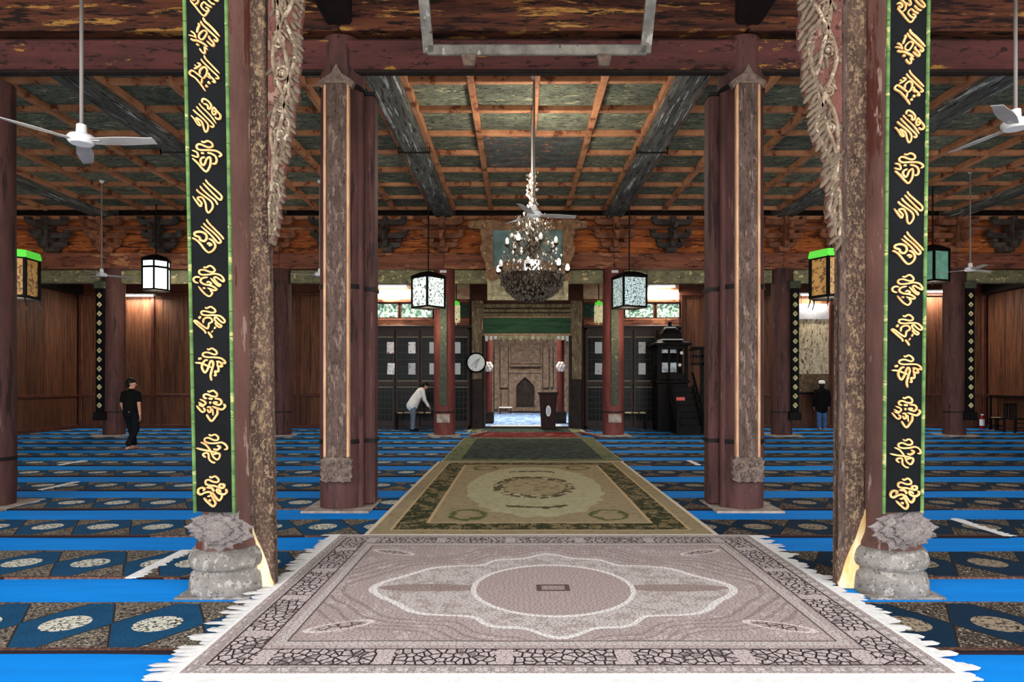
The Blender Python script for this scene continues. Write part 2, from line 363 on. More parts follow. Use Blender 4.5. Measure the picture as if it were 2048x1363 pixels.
def rug_c(nt, x, y, vor, noi, rnd):
    ax = x.abs(); ay = y.abs(); e = (1.87-ax).min(2.85-ay)
    c = mx(nt, noi(5,5).gt(.5), lin(44,54,46), lin(62,76,66)); c = mx(nt, noi(8,6,.7).gt(.57), c, lin(24,30,26))
    c = mx(nt, e.lt(.38), c, lin(112,116,82)); c = mx(nt, e.lt(.38)*noi(8,5).gt(.55), c, lin(78,84,54))
    c = mx(nt, e.lt(.03), c, lin(160,152,124)); return c
M['rug_c'] = rugmat('dark_green_rug', rug_c)
def rug_d(nt, x, y, vor, noi, rnd):
    c = mx(nt, noi(5,5).gt(.55), lin(116,20,22), lin(78,14,16)); c = mx(nt, (noi(4,5,stretch=(.5,2,1))).gt(.62), c, lin(200,160,140)); return c
M['rug_d'] = rugmat('dark_red_rug', rug_d)
def rug_e(nt, x, y, vor, noi, rnd):
    c = mx(nt, noi(3,5,stretch=(.7,1,1)).gt(.5), lin(84,120,180), lin(150,178,214)); c = mx(nt, noi(5,6).gt(.6), c, lin(206,216,230)); return c
M['rug_e'] = rugmat('pale_blue_carpet', rug_e)
def runner(fieldA, fieldB, orn, ornd, oval):
    def fn(nt, x, y, vor, noi, rnd):
        u = ((x/.62+rnd*5).fract()-.5)*.62; v = y-.45
        n = noi(34, 3, .7); n2 = noi(60, 2)
        c = mx(nt, noi(5,3), ornd, orn); c = mx(nt, n.gt(.53), c, ornd); c = mx(nt, n2.gt(.60)*.7, c, lin(196,184,160))
        hexa = (u.abs()/.31+v.abs()*.75/.40)
        fld = hexa.lt(1.02)*v.abs().lt(.40)
        c = mx(nt, fld, c, mx(nt, noi(6,3), fieldA, fieldB))
        c = mx(nt, hexa.between(1.0, 1.05)*v.abs().lt(.40), c, ornd)
        r = (u*u/.024+v*v/.021)
        c = mx(nt, r.lt(1.0), c, oval); c = mx(nt, r.lt(1.0)*n.gt(.55), c, ornd)
        c = mx(nt, vor(26, stretch=(1,1.2,1)).lt(.05)*.5, c, lin(20,20,22)); c = mx(nt, y.lt(.06), c, lin(104,74,62)); c = mx(nt, y.lt(.06)*n.gt(.5), c, lin(70,48,42))
        c = mx(nt, y.lt(.015), c, lin(30,22,26)); c = mx(nt, y.gt(.86), c, lin(120,102,86)); c = mx(nt, y.gt(.86)*n.gt(.5), c, lin(70,56,50))
        return c
    return fn
M['runner_teal'] = rugmat('teal_prayer_runner', runner(lin(24,78,112), lin(18,58,88), lin(140,126,108), lin(44,39,38), lin(206,202,184)))
M['runner_darkened'] = rugmat('darkened_prayer_runner', runner(lin(16,46,68), lin(12,34,52), lin(94,80,66), lin(34,29,28), lin(150,134,112)))  # same runner with its colours darkened for the dimmer pulpit side
# ------------------------------------------------------------------ the setting
AX = .32; BW = 2.61; BAY = 5.2
XL, XR = -15.8, 16.8; YB = 23.3; CZ = 6.87
tag(MB().box(-60, 60, -40, 3.0, -.12, .0).build('terrace', M['terrace']), 'unseen pale stone porch and terrace extended to bounce light into the hall', 'terrace', kind='structure')  # unseen ground, made pale and extended to bounce daylight onto the ceiling
struct(MB().box(XL-.3, XR+.3, 3.0, YB+.6, -.1, 0).build('floor', M['floorboard']))
struct(MB().box(-4.3, 4.9, YB+.6, 35.6, -.1, 0).build('floor_chamber', M['floorboard']))
# side walls and back wall, clad with boards
def clad(wall, x0, x1, y, z0, z1, wd, m, face=-1, axis='x', th=.025):
    n = max(1, round(abs(x1-x0)/wd)); d = (x1-x0)/n; key = None; cache = {}
    for i in range(n):
        a = x0+i*d
        k = 'b'
        if k not in cache:
            b = MB()
            if axis == 'x': b.cbox(.004, d-.004, 0, th, 0, z1-z0, .006)
            else: b.cbox(0, th, .004, d-.004, 0, z1-z0, .006)
            cache[k] = b.mesh('wall_board', m)
        t = random.uniform(0, .012)
        obj('wall_board', cache[k], wall, (a, y+t, z0) if axis == 'x' else (y+t*face, a, z0))
wl = struct(MB().box(XL-.3, XL, -3, YB+.5, 0, 7.3).build('wall_left', M['wall_rail']))
wr = struct(MB().box(XR, XR+.3, -3, YB+.5, 0, 7.3).build('wall_right', M['wall_rail']))
for wall, xx, s in ((wl, XL, 1), (wr, XR, -1)):
    x_in = xx if s > 0 else xx-.025
    clad(wall, 9.0, YB-.1, x_in, 1.22, 4.75, .8, M['wall_wood'], s, 'y')
    clad(wall, 9.0, YB-.1, x_in, .12, 1.14, .8, M['wall_wood_low'], s, 'y')
    a, b = sorted((xx, xx+s*.07))
    MB().cbox(a, b, 9, YB-.05, 1.13, 1.24, .015).build('rail', M['wall_rail'], wall)
    MB().cbox(a, b, 9, YB-.05, 0, .14, .015).build('skirting', M['wall_rail'], wall)
    a, b = sorted((xx, xx+s*.22))
    MB().cbox(a, b, 8.5, YB-.05, 4.78, 5.1, .03).build('wall_beam', M['dark_beam'], wall)
    MB().cbox(a, b, 8.5, YB-.05, 5.2, 5.5, .03).build('wall_beam', M['architrave'], wall)
    for k in range(6):
        MB().cbox(min(xx, xx+s*.05), max(xx, xx+s*.05), 8.5, YB-.05, 5.52+k*.22, 5.73+k*.22, .01).build('frieze_board', M['board_orange'], wall)
# back wall: left wing, right wing, over the portal (portal opening x -1.24..1.82, z 0..3.3)
PX0, PX1, PZ = -1.24, 1.84, 3.36
wb = MB().box(XL, PX0, YB+.05, YB+.4, 0, 7.2).box(PX1, XR, YB+.05, YB+.4, 0, 7.2).box(PX0, PX1, YB+.05, YB+.4, PZ, 7.2).build('wall_back', M['wall_rail'])
struct(wb)
LX0, RX1 = -5.25, 5.75      # bookcase zone
for (a, b) in ((XL+.05, LX0), (RX1, XR-.05)):
    clad(wb, a, b, YB+.02, 1.22, 4.75, .75, M['wall_wood'])
    clad(wb, a, b, YB+.02, .12, 1.14, .75, M['wall_wood_low'])
    MB().cbox(a, b, YB-.04, YB+.06, 1.13, 1.24, .015).build('rail', M['wall_rail'], wb)
    MB().cbox(a, b, YB-.04, YB+.06, 0, .14, .015).build('skirting', M['wall_rail'], wb)
    MB().cbox(a, b, YB-.06, YB+.06, 4.74, 4.86, .015).build('rail', M['wall_rail'], wb)
    n = int((b-a)/2.6)
    for i in range(n+1):
        x = a+.06+(b-a-.12)*i/n
        MB().cbox(x-.06, x+.06, YB-.05, YB+.05, .1, 4.8, .015).build('stile', M['wall_rail'], wb)
M['lit_wall'] = mk('pale_lit_wall_board', lin(214,190,160), lin(170,110,76), 2, (1,1,2), .6, flake=lin(130,84,66), fl=.64, fscale=3)  # boards coloured pale to stand in for the tube lamps' glow
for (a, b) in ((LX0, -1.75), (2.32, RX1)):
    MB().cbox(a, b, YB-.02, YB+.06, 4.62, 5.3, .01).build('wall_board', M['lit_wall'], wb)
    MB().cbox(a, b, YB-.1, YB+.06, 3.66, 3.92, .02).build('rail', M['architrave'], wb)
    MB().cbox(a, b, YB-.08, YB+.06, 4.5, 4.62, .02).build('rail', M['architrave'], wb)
# transom panes of patterned glass over the bookcases
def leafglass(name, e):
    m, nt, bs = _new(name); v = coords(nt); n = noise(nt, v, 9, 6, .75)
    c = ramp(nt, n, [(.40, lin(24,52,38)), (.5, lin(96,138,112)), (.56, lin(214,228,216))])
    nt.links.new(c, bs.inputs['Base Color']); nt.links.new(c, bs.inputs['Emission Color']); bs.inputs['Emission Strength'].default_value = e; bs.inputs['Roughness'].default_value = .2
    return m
M['leafglass'] = leafglass('foliage_patterned_glass', .55)  # emission put into the pattern so the panes look daylit
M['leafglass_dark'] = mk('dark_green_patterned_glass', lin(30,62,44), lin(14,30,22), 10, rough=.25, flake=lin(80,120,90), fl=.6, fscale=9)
win = 0
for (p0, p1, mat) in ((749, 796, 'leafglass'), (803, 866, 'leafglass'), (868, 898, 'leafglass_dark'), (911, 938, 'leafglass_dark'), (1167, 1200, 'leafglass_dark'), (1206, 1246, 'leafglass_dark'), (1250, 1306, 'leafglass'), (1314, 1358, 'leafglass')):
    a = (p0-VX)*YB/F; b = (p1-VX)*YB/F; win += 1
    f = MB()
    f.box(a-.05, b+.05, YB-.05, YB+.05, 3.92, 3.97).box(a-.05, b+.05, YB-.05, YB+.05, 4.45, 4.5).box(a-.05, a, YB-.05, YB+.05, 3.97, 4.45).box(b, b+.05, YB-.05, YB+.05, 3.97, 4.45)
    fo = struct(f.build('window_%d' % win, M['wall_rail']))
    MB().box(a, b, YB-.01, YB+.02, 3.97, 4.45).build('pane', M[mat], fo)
# rear chamber
wc = MB().box(-4.3, -4.0, YB+.4, 35.6, 0, 5.6).build('wall_chamber_left', M['wall_rail']); struct(wc)
wc = MB().box(4.6, 4.9, YB+.4, 35.6, 0, 5.6).build('wall_chamber_right', M['wall_rail']); struct(wc)
struct(MB().box(-4.3, 4.9, YB+.4, 35.6, 5.6, 5.8).build('ceiling_chamber', M['ceiling_dark']))
M['mihrab'] = mk('carved_taupe_wood', lin(140,120,104), lin(102,86,74), 5, (1,1,1), .8, .8, 20, flake=lin(166,148,130), fl=.6, fscale=9, flake2=lin(84,64,52), fl2=.62)
M['mihrab_dark'] = mk('dark_niche_wood', lin(58,48,42), lin(36,30,27), 5, rough=.8)
wcb = struct(MB().box(-4.0, 4.6, 35.2, 35.6, 0, 5.6).build('wall_chamber_back', M['mihrab']))
# ceilings
cl = struct(MB().box(XL, XR, 8.2, 20.4, CZ+.16, CZ+.3).build('ceiling', M['ceiling_dark']))
struct(MB().box(XL-.3, XR+.3, -1.5, 8.3, 7.25, 7.45).build('ceiling_front_blocker', M['ceiling_dark']))  # unseen plain ceiling added to block sky light
struct(MB().box(XL, XR, 20.4, YB+.4, 6.2, 6.4).build('ceiling_rear', M['ceiling_dark']))
struct(MB().box(XL-.4, XR+.4, -1.5, 36, 7.46, 7.6).build('roof', M['ceiling_dark']))  # unseen slab added to stop daylight leaking through gaps between ceilings
# coffers: panels and battens are parts of the ceiling
CW = 1.145; R0 = 8.91; RS = 1.174; NR = 9
bm_w = .62
pan = MB().cbox(-.5*CW+.02, .5*CW-.02, -.5*RS+.02, .5*RS-.02, 0, .035, .01).mesh('panel', M['panel'])
bays = []
for k in (-2, -1, 0, 1, 2): bays.append((AX+k*BAY-2*CW, 4))
bays.append((AX-2.5*BAY-.31-2*CW, 2)); bays.append((AX+2.5*BAY+.31, 2))
crossm = {n: MB().cbox(0, n*CW, -.055, .055, -.06, .06, .012).mesh('cross_batten', M['batten']) for n in (1, 2, 4)}
longm = MB().cbox(-.062, .062, 0, NR*RS, -.085, .05, .012).mesh('batten', M['batten'])
for bi, (x0, nc) in enumerate(bays):
    mid = (bi == 2)
    for r in range(NR+1):
        if mid and r == 5:
            obj('cross_batten', crossm[1], cl, (x0, R0+r*RS, CZ)); obj('cross_batten', crossm[1], cl, (x0+3*CW, R0+r*RS, CZ)); continue
        obj('cross_batten', crossm[nc], cl, (x0, R0+r*RS+random.uniform(-.02, .02), CZ), (0, random.uniform(-.004, .004), random.uniform(-.006, .006)))
    for c in range(nc+1):
        if mid and c == 2:
            obj('batten', MB().cbox(-.05, .05, 0, 4*RS, -.085, .05, .012).mesh('batten', M['batten']), cl, (x0+c*CW, R0, CZ))
            obj('batten', MB().cbox(-.05, .05, 0, 3*RS, -.085, .05, .012).mesh('batten', M['batten']), cl, (x0+c*CW, R0+6*RS, CZ)); continue
        obj('batten', longm, cl, (x0+c*CW+random.uniform(-.015, .015), R0, CZ), (0, 0, random.uniform(-.002, .002)))
    for r in range(NR):
        for c in range(nc):
            if mid and c in (1, 2) and r in (4, 5): continue
            obj('panel', pan, cl, (x0+(c+.5)*CW, R0+(r+.5)*RS, CZ+.035+random.uniform(0, .015)), (random.uniform(-.012, .012), random.uniform(-.012, .012), 0))
    if mid: MB().cbox(CW+.03, 3*CW-.03, 4*RS+.03, 6*RS-.03, 0, .04, .01).build('panel', M['panel_big'], cl, (x0, R0, CZ+.03))
# big longitudinal beams
gb = MB().cbox(-.28, .28, 8.6, 20.05, 6.67, 7.02, .06).box(-.33, -.28, 8.6, 20.1, 6.80, 7.0).box(.28, .33, 8.6, 20.1, 6.80, 7.0).mesh('roof_beam', M['grey_beam'])
def beam_label(k):
    side = 'on the walking man\'s side' if k < 0 else 'on the pulpit side'
    return {.5: 'weathered grey-green roof beam beside the central coffers '+side, 1.5: 'weathered grey roof beam over the side aisle '+side, 2.5: 'outermost weathered roof beam close to the side wall '+side}[abs(k)]
for k in (-2.5, -1.5, -.5, .5, 1.5, 2.5):
    o = obj('roof_beam', gb, None, (AX+k*BAY+(.0), 0, 0)); tag(o, beam_label(k), 'beam', 'roof beams')
    MB().box(-.34, .34, -.03, .03, 6.65, 6.68).box(-.345, -.33, -.03, .03, 6.62, 7.0).box(.33, .345, -.03, .03, 6.62, 7.0).build('iron_strap', M['iron'], o, (0, 14.2, 0))
# lintels across the hall at the second column row
def lintel(name, y0, y1, z0, z1, m, label, x0=XL, x1=XR, seg=None):
    o = MB().cbox(x0, x1, y0, y1, z0, z1, .03).build(name, m); return tag(o, label, 'beam')
xs = [XL, -7.0, AX-BW, AX+BW, 7.95, XR]
lab = ['beyond the outer post', 'over the aisle beside the walking man', 'over the central carpet path', 'over the aisle beside the pulpit', 'beyond the far post']
for i in range(5):
    lintel('lintel_beam', 8.30, 8.45, 5.66, 6.04, M['lintel'], 'red lower lintel with gold flakes '+lab[i], xs[i], xs[i+1])
    lintel('lintel_beam', 8.28, 8.82, 6.14, 6.75, M['lintel_old'], 'flaked brown upper lintel '+lab[i], xs[i], xs[i+1])
tag(MB().box(XL, XR, 8.5, 8.62, 5.98, 7.25).build('lintel_infill', M['dark_beam']), 'dark infill board behind the lintels', 'board')
for i in range(5):
    lintel('fascia_beam', 8.34, 8.45, 5.625, 5.66, M['dark_beam'], 'thin dark fascia under the lower lintel '+lab[i], xs[i], xs[i+1])
for s, nm in ((-1, 'on the walking man\'s side'), (1, 'on the pulpit side')):
    x = AX+s*BW
    tag(MB().cbox(x-.17, x+.17, 5.3, 8.35, 6.2, 6.55, .04).build('tie_beam', M['dark_beam']), 'black tie beam running back above the column '+nm, 'beam')
    tag(MB().cbox(x-.1, x+.1, 4.95, 5.35, 5.0, 5.02, .005).build('tie_plate', M['dark_beam']), 'dark plate on top of the front column '+nm, 'plate')
tag(MB().cbox(XL, XR, 5.05, 5.35, 5.25, 5.7, .03).build('front_lintel', M['lintel_old']), 'flaked wood lintel over the nearest columns', 'beam')
# third row: architrave, painted beam, frieze boards
x3 = [XL, -12.55, -7.34, AX-BW, AX+BW, 8.13, 13.47, XR]
lab3 = ['next to the side wall, walking man\'s side', 'over the walking man\'s bay', 'beside the bookcase bay, walking man\'s side', 'behind the big plaque', 'over the pulpit bay', 'over the notice panel bay', 'next to the side wall by the chair']
Y3 = 20.1
for i in range(7):
    a, b = x3[i], x3[i+1]
    tag(MB().cbox(a, b, Y3-.17, Y3+.17, 5.13, 5.62, .02).build('architrave', M['architrave']), 'brown architrave '+lab3[i], 'beam')
    tag(MB().cbox(a+.32, b-.32, Y3-.12, Y3+.12, 4.70, 5.10, .02).build('painted_beam', M['painted_beam']), 'olive and gold painted beam '+lab3[i], 'beam')
    tag(MB().cbox(a, b, Y3+.0, Y3+.06, 6.36, 6.5, .01).build('frieze_rail', M['architrave']), 'slim brown rail above the frieze '+lab3[i], 'rail')
    fr = thing('frieze', (a, Y3+.06, 5.62), 'orange-brown boarded frieze '+lab3[i], 'frieze')
    for k in range(6):
        MB().cbox(.0, b-a, -.0, .04, .005, .2, .008).build('board', M['board_orange'], fr, (0, random.uniform(0, .015), k*.2))
    tag(MB().box(a, b, Y3-.3, Y3-.2, 6.62, 6.72).build('cornice_rail', M['batten']), 'orange-brown cornice rail '+lab3[i], 'rail')
    tag(MB().box(a, b, Y3+.12, Y3+.2, 5.63, 7.02).build('frieze_backing', M['dark_beam']), 'dark backing behind the frieze '+lab3[i], 'board')
# bracket sets
def arm(L, h=.12, d=.12, axis='x'):
    c = h*.8
    poly = [(-L, h), (-L, h*.55), (-L+c*.6, h*.12), (-L+c*1.6, 0), (L-c*1.6, 0), (L-c*.6, h*.12), (L, h*.55), (L, h)]
    return MB().prism(poly, -d/2, d/2, 'xz' if axis == 'x' else 'yz')
def block(a, b, h):
    return MB().prism([(-a, h), (-b, .4*h), (-b, 0), (b, 0), (b, .4*h), (a, h)], -a, a)
BR = {}
for key, m in (('brown', M['bracket_brown']), ('black', M['bracket_black'])):
    BR[key] = [('bearing_block', block(.19, .14, .16).mesh('bearing_block', m), [(0, 0, 0)]),
      ('bracket_arm', arm(.42, .16).mesh('bracket_arm', m), [(0, 0, .14)]),
      ('bracket_arm', arm(.62, .16).mesh('bracket_arm', m), [(0, -.05, .42), (0, -.25, .78)]),
      ('bracket_arm', arm(.46, .15, .1, 'y').mesh('bracket_arm', m), [(0, -.25, .28), (0, -.35, .60)]),
      ('small_block', block(.09, .065, .09).mesh('small_block', m), [(-.36, 0, .31), (.36, 0, .31), (-.54, -.05, .58), (.54, -.05, .58), (0, -.62, .43), (-.54, -.25, .94), (.54, -.25, .94)]),
      ('centre_post', MB().cbox(-.07, .07, -.3, -.16, .1, 1.02, .01).mesh('centre_post', m), [(0, -.1, .0)])]
bx = []
for s in (-1, 1):
    for q, key in ((.87, 'brown'), (2.61, 'brown'), (4.33, 'black'), (6.05, 'black'), (7.75, 'brown'), (9.5, 'brown'), (11.2, 'black'), (12.95, 'brown'), (14.6, 'black')): bx.append((AX+s*q, key, s, q))
for x, key, s, q in bx:
    side = 'walking man\'s side' if s < 0 else 'pulpit side'
    t = thing('bracket_set', (x, Y3-.2, 5.62), ('dark charcoal' if key == 'black' else 'brown')+' bracket set, %s, %s' % (side, {.87: 'half behind the plaque', 2.61: 'above the red far column', 4.33: 'first beyond the red far column', 6.05: 'second beyond the red far column', 7.75: 'above the second far column', 9.5: 'first beyond the second far column', 11.2: 'second beyond the second far column', 12.95: 'above the outermost far column', 14.6: 'next to the side wall'}[q]), 'bracket', 'timber bracket sets')
    for nm, me, locs in BR[key]:
        for l in locs: obj(nm, me, t, l)
# ------------------------------------------------------------------ columns
# nearest pair: peeling shaft on a turned stone base
def near_column(x, y, label, seed):
    random.seed(seed)
    t = thing('column', (x, y, 0), label, 'column')
    MB().lathe([(.272, 0), (.288, .02), (.284, .10), (.272, .155), (.25, .17), (.246, .185), (.25, .2), (.272, .212), (.288, .245), (.288, .28), (.272, .33), (.245, .36)], 40, jit=.002, square=.0).build('stone_base', M['stone'], t, smooth=50)
    MB().cbox(-.29, .29, -.29, .29, 0, .022, .008).build('plinth', M['stone'], t)
    MB().lathe([(.24, .34), (.235, .39), (.205, .46), (.19, .56), (.187, 1.5), (.187, 3), (.185, 5.0)], 40, jit=.0012).build('shaft', M['peeled'], t, smooth=50)
    return t
near_column(-2.32, 5.2, 'peeling red-brown column with stone base next to the carpet, walking man\'s side', 1)
near_column(2.95, 5.2, 'peeling red-brown column with stone base next to the carpet, pulpit side', 2)
# gilt-flaked posts standing against the inner sides of those columns
def post(x0, x1, y, lean, label, flip):
    t = thing('gilt_post', ((x0+x1)/2, y, 0), label, 'post', rot=(0, lean, 0))
    wd = (x1-x0)/2
    MB().cbox(-wd, wd, -.05, .05, .02, 4.98, .012).build('shaft', M['gilt_post'], t)
    s = -1 if flip else 1        # bare worn wood on the side towards the column
    b = MB(); poly = catmull([(s*wd*1.0, .02), (-s*wd*.9, .02), (-s*wd*.75, .12), (-s*wd*.5, .22), (-s*wd*.1, .33), (s*wd*.3, .42), (s*wd*.6, .52), (s*wd*1.0, .64)], 3)
    b.prism(poly if s < 0 else poly[::-1], -.058, -.04); b.build('worn_patch', M['worn_wood'], t)
    xa, xb = sorted((s*wd*.9, s*wd*1.02)); MB().cbox(xa, xb, -.056, .05, .02, .56, .004).build('worn_edge', M['worn_wood'], t)
    MB().cbox(-wd*1.0, -wd*.55, -.062, .0, .31, 4.98, .006).build('edge_strip', M['dark_beam'] if False else M['couplet'], t)
post(-2.15, -1.945, 5.22, -.016, 'gilt-flaked brown post with bare worn foot, walking man\'s side of the carpet', True)
post(2.54, 2.755, 5.22, .006, 'gilt-flaked brown post with bare worn foot, pulpit side of the carpet', False)
# carved hanging brackets
def carved(outline, xin, y, label, sgn, seed):
    random.seed(seed)
    pts = [W(px, py, y) for px, py in outline]
    ox = (xin-VX)*y/F
    t = thing('carved_bracket', (ox, y, 2.7), label, 'carving')
    edge = [(p.x-ox, p.z-2.7) for p in pts]
    top = (edge[0][0]*1.05, 5.0-2.7)
    poly = [(0, 5.0-2.7), top]+edge+[(0, edge[-1][1]+.02)]
    MB().prism(poly, 0, .05).build('ground_board', M['carved_ground'], t)
    full = catmull([top]+edge, 3)
    n = len(full)
    LEAF = MB().sph((0, 0, 0), 1, 8, 6).mesh('leaf', M['carved'], 60)
    acc = 0
    for i in range(n-1):     # overlapping leaf lumps along the scalloped edge
        a = full[i]; b = full[i+1]; l = math.hypot(a[0]-b[0], a[1]-b[1]); acc += l
        if acc < .045: continue
        acc = 0; wz = abs(a[0])
        for k, inset in enumerate((.018, .055, .09) if sgn < 0 else (.018, .05)):
            if inset > wz*.6: continue
            L = random.uniform(.045, .07)*(1 if k == 0 else .8)*(1 if sgn < 0 else .75)
            o = obj('leaf', LEAF, t, (b[0]-sgn*inset, -.008*k, b[1]-.02*k), (0, -sgn*random.uniform(.35, .95), 0), (random.uniform(.016, .024), .03, L))
    # winding stems and rosettes
    H = 2.25
    def wd(z):
        best = min(full, key=lambda q: abs(q[1]-z)); return abs(best[0])
    for ph, amp in ((0, .34), (math.pi, .34), (1.3, .2)):
        path = []; z = 2.25
        while z > .05:
            wz = wd(z); path.append((sgn*wz*(.5+amp*math.sin(z*5.2+ph)), -.012, z)); z -= .05
        MB().tube(path, [.019*(.5+.5*min(1, wd(p[2])/.2)) for p in path], 6, 1).build('stem', M['carved'], t, smooth=60)
    z = 2.2
    while z > .35:
        wz = wd(z); c = (sgn*wz*random.uniform(.35, .6), z); r = wz*random.uniform(.16, .24)*(1 if sgn < 0 else 1.25)
        pts2 = [(c[0]+r*(1-k/26)*math.cos(k*.55*sgn), -.014, c[1]+r*1.25*(1-k/26)*math.sin(k*.55)) for k in range(22)]
        MB().tube(pts2, [.013*(1-.3*k/22) for k in range(22)], 6).build('scroll', M['carved'], t, smooth=60)
        MB().sph((c[0], -.005, c[1]), r*.4, 8, 6, (1, .6, 1.2)).build('bud', M['carved'], t, smooth=60)
        z -= wz*.75+.07
    for k in range(46):
        z = random.uniform(.05, 2.28); wz = wd(z); x = sgn*wz*random.uniform(.08, .9)
        obj('leaf', LEAF, t, (x, -.002, z), (0, random.uniform(-.9, .9), 0), (.016, .022, random.uniform(.035, .065)))
carved([(607,0),(604,30),(600,60),(603,95),(601,130),(596,160),(598,190),(588,215),(587,260),(578,285),(580,305),(570,330),(566,370),(568,395),(560,410),(560,440),(554,465),(548,490)], 536, 5.118, 'carved beige scrollwork bracket hanging beside the column, walking man\'s side', 1, 11)
carved([(1598,0),(1603,30),(1597,60),(1599,90),(1608,118),(1605,150),(1609,185),(1620,212),(1620,250),(1630,285),(1640,300),(1652,325),(1643,352),(1656,385),(1652,418),(1660,445),(1663,470),(1672,490)], 1684, 5.118, 'carved beige scrollwork bracket hanging beside the column, pulpit side', -1, 12)
# lotus carvings under the banners
def petal():
    vs = []; fs = []; n = 7
    for i in range(n):
        t = i/(n-1); wv = .36*math.sin(math.pi*min(1, t*.9+.12))**.8*(1-t**4)+.02
        vs += [(t, -.05-.25*t*t*.3, -wv), (t, -.32+.25*abs(t-.5), 0), (t, -.05-.25*t*t*.3, wv), (t, .1, 0)]
    for i in range(n-1):
        a = 4*i; b = a+4
        for k in range(4): fs.append((a+k, b+k, b+(k+1) % 4, a+(k+1) % 4))
    fs += [(0, 1, 2, 3), (4*n-1, 4*n-2, 4*n-3, 4*n-4)]
    return MB().add(vs, fs).mesh('petal', M['lotus'], 60)
PET = petal()
def lotus(x, y, z, label):
    t = thing('lotus_carving', (x, y, z), label, 'carving')
    MB().lathe([(.001, -.02), (.05, -.02), (.06, .0), (.06, .05), (.001, .05)], 20).build('core', M['lotus'], t).rotation_euler = (math.pi/2, 0, 0)
    for (n, rx, rz, r0, dy, ph) in ((15, .23, .15, .38, .0, .1), (11, .185, .115, .26, -.03, .35), (7, .125, .08, .03, -.055, 0)):
        for k in range(n):
            a = 2*math.pi*k/n+ph; q = .75+.25*abs(math.cos(2*a+.3))+random.uniform(-.06, .06)
            ex, ez = rx*math.cos(a)*q*1.08, rz*math.sin(a)*q*1.08; L = math.hypot(ex, ez)
            ang = math.atan2(ez, ex)
            o = obj('petal', PET, t, (ex*r0, dy, ez*r0), (0, -ang, 0), (L*(1-r0*.75), .07, .15))
lotus(-2.22, 4.83, .56, 'grey carved lotus block under the banner, walking man\'s side')
lotus(2.86, 4.83, .56, 'grey carved lotus block under the banner, pulpit side')
# ------------------------------------------------------------------ calligraphy banners
G = []   # strokes: (points in crop pixels, width); crop origin, scale
def g(o, s, strokes): G.append((o, s, strokes))
g((1770,0), 12.39, [([(290,190),(400,310),(590,520),(690,430),(730,390)],45),([(610,210),(540,310),(650,420),(720,380),(640,330)],40),([(610,210),(700,290),(790,330)],45),([(680,140),(780,240),(860,260)],45),([(620,-160),(700,0),(800,120),(900,190),(930,140),(820,0),(700,-180)],40),([(300,-120),(380,0),(480,110),(470,230),(400,280)],40),([(270,100),(340,80),(400,140),(370,190),(300,150)],40),([(460,-200),(560,0),(600,100),(570,140),(480,80)],40)])
g((360,0), 12.39, [([(525,460),(560,540),(700,660),(900,870)],58),([(465,540),(500,610),(640,740),(800,880),(850,940),(820,980),(760,940)],50),([(410,590),(430,640),(400,700),(370,800)],55),([(540,740),(600,780),(590,840),(500,950),(420,910),(440,820),(540,740)],42),([(650,860),(670,930),(750,1010),(760,1070),(720,1080),(600,980)],50),([(230,770),(320,830),(350,930)],40),([(180,860),(280,880),(340,910)],28),([(230,945),(300,975),(380,980),(520,1040),(620,1110)],50),([(360,1055),(390,1070),(420,1085)],50),([(435,1150),(480,1220),(540,1260),(560,1200),(550,1120),(620,1180)],42)])
C2 = (360,105); S = 8.018
g(C2, S, [([(355,95),(380,150),(480,250),(585,355)],28),([(308,150),(340,195),(440,290),(560,400),(555,430),(520,420)],26),([(430,350),(430,385),(500,450),(510,485),(470,470)],30),([(250,210),(300,235),(240,280),(200,295)],30),([(210,240),(225,250),(240,260)],16),([(290,375),(290,320),(350,270),(395,300),(390,370),(340,440)],30),([(340,440),(250,370),(180,325),(140,340),(140,380),(220,430),(300,520),(370,620)],28),([(320,440),(318,475),(310,510)],28),([(375,530),(388,545),(400,560)],38),([(410,480),(425,495),(440,510)],40),([(400,400),(425,420),(450,440)],16)])
g(C2, S, [([(290,835),(330,885),(460,1010),(545,1125)],24),([(250,880),(290,930),(400,1040),(500,1140),(490,1180),(450,1160)],26),([(200,930),(240,970),(350,1060),(420,1140),(415,1220),(385,1255),(360,1210),(330,1110),(270,1060),(245,1060),(300,1140),(300,1170)],28),([(165,1015),(210,1060),(260,1140),(300,1170)],22),([(345,830),(340,790),(370,770),(430,800),(475,860),(460,910),(430,910),(420,860),(360,840)],30),([(510,880),(560,940),(610,1000),(605,1050),(570,1060),(530,1030)],30),([(510,890),(490,950),(510,1000),(550,970),(510,940)],26)])
C3 = (365,270)
g(C3, S, [([(290,135),(330,150),(390,130),(450,160),(460,205),(410,225),(340,205),(270,180),(225,195),(220,235),(270,265),(380,265),(500,270),(570,300),(590,335),(550,360)],32),([(380,305),(440,315),(500,350),(520,410),(500,460),(450,465)],32),([(285,310),(308,312),(330,315)],34),([(150,275),(220,300),(240,360),(210,370),(140,345)],28),([(150,390),(230,460),(300,540),(360,585),(410,520),(430,440),(420,370),(370,400),(340,470),(310,490),(275,440),(290,390),(345,370)],32)])
g(C3, S, [([(350,730),(380,780),(470,860),(580,960),(590,1010),(560,1030),(470,950),(380,860),(310,785)],30),([(265,830),(300,880),(400,970),(490,1040),(530,1110)],28),([(210,880),(240,920),(340,990),(430,1060),(455,1130),(430,1190),(385,1230),(355,1180),(345,1090),(300,1010),(250,1000),(225,1020),(280,1080),(280,1110),(255,1130),(150,990)],30)])
C4 = (365,430)
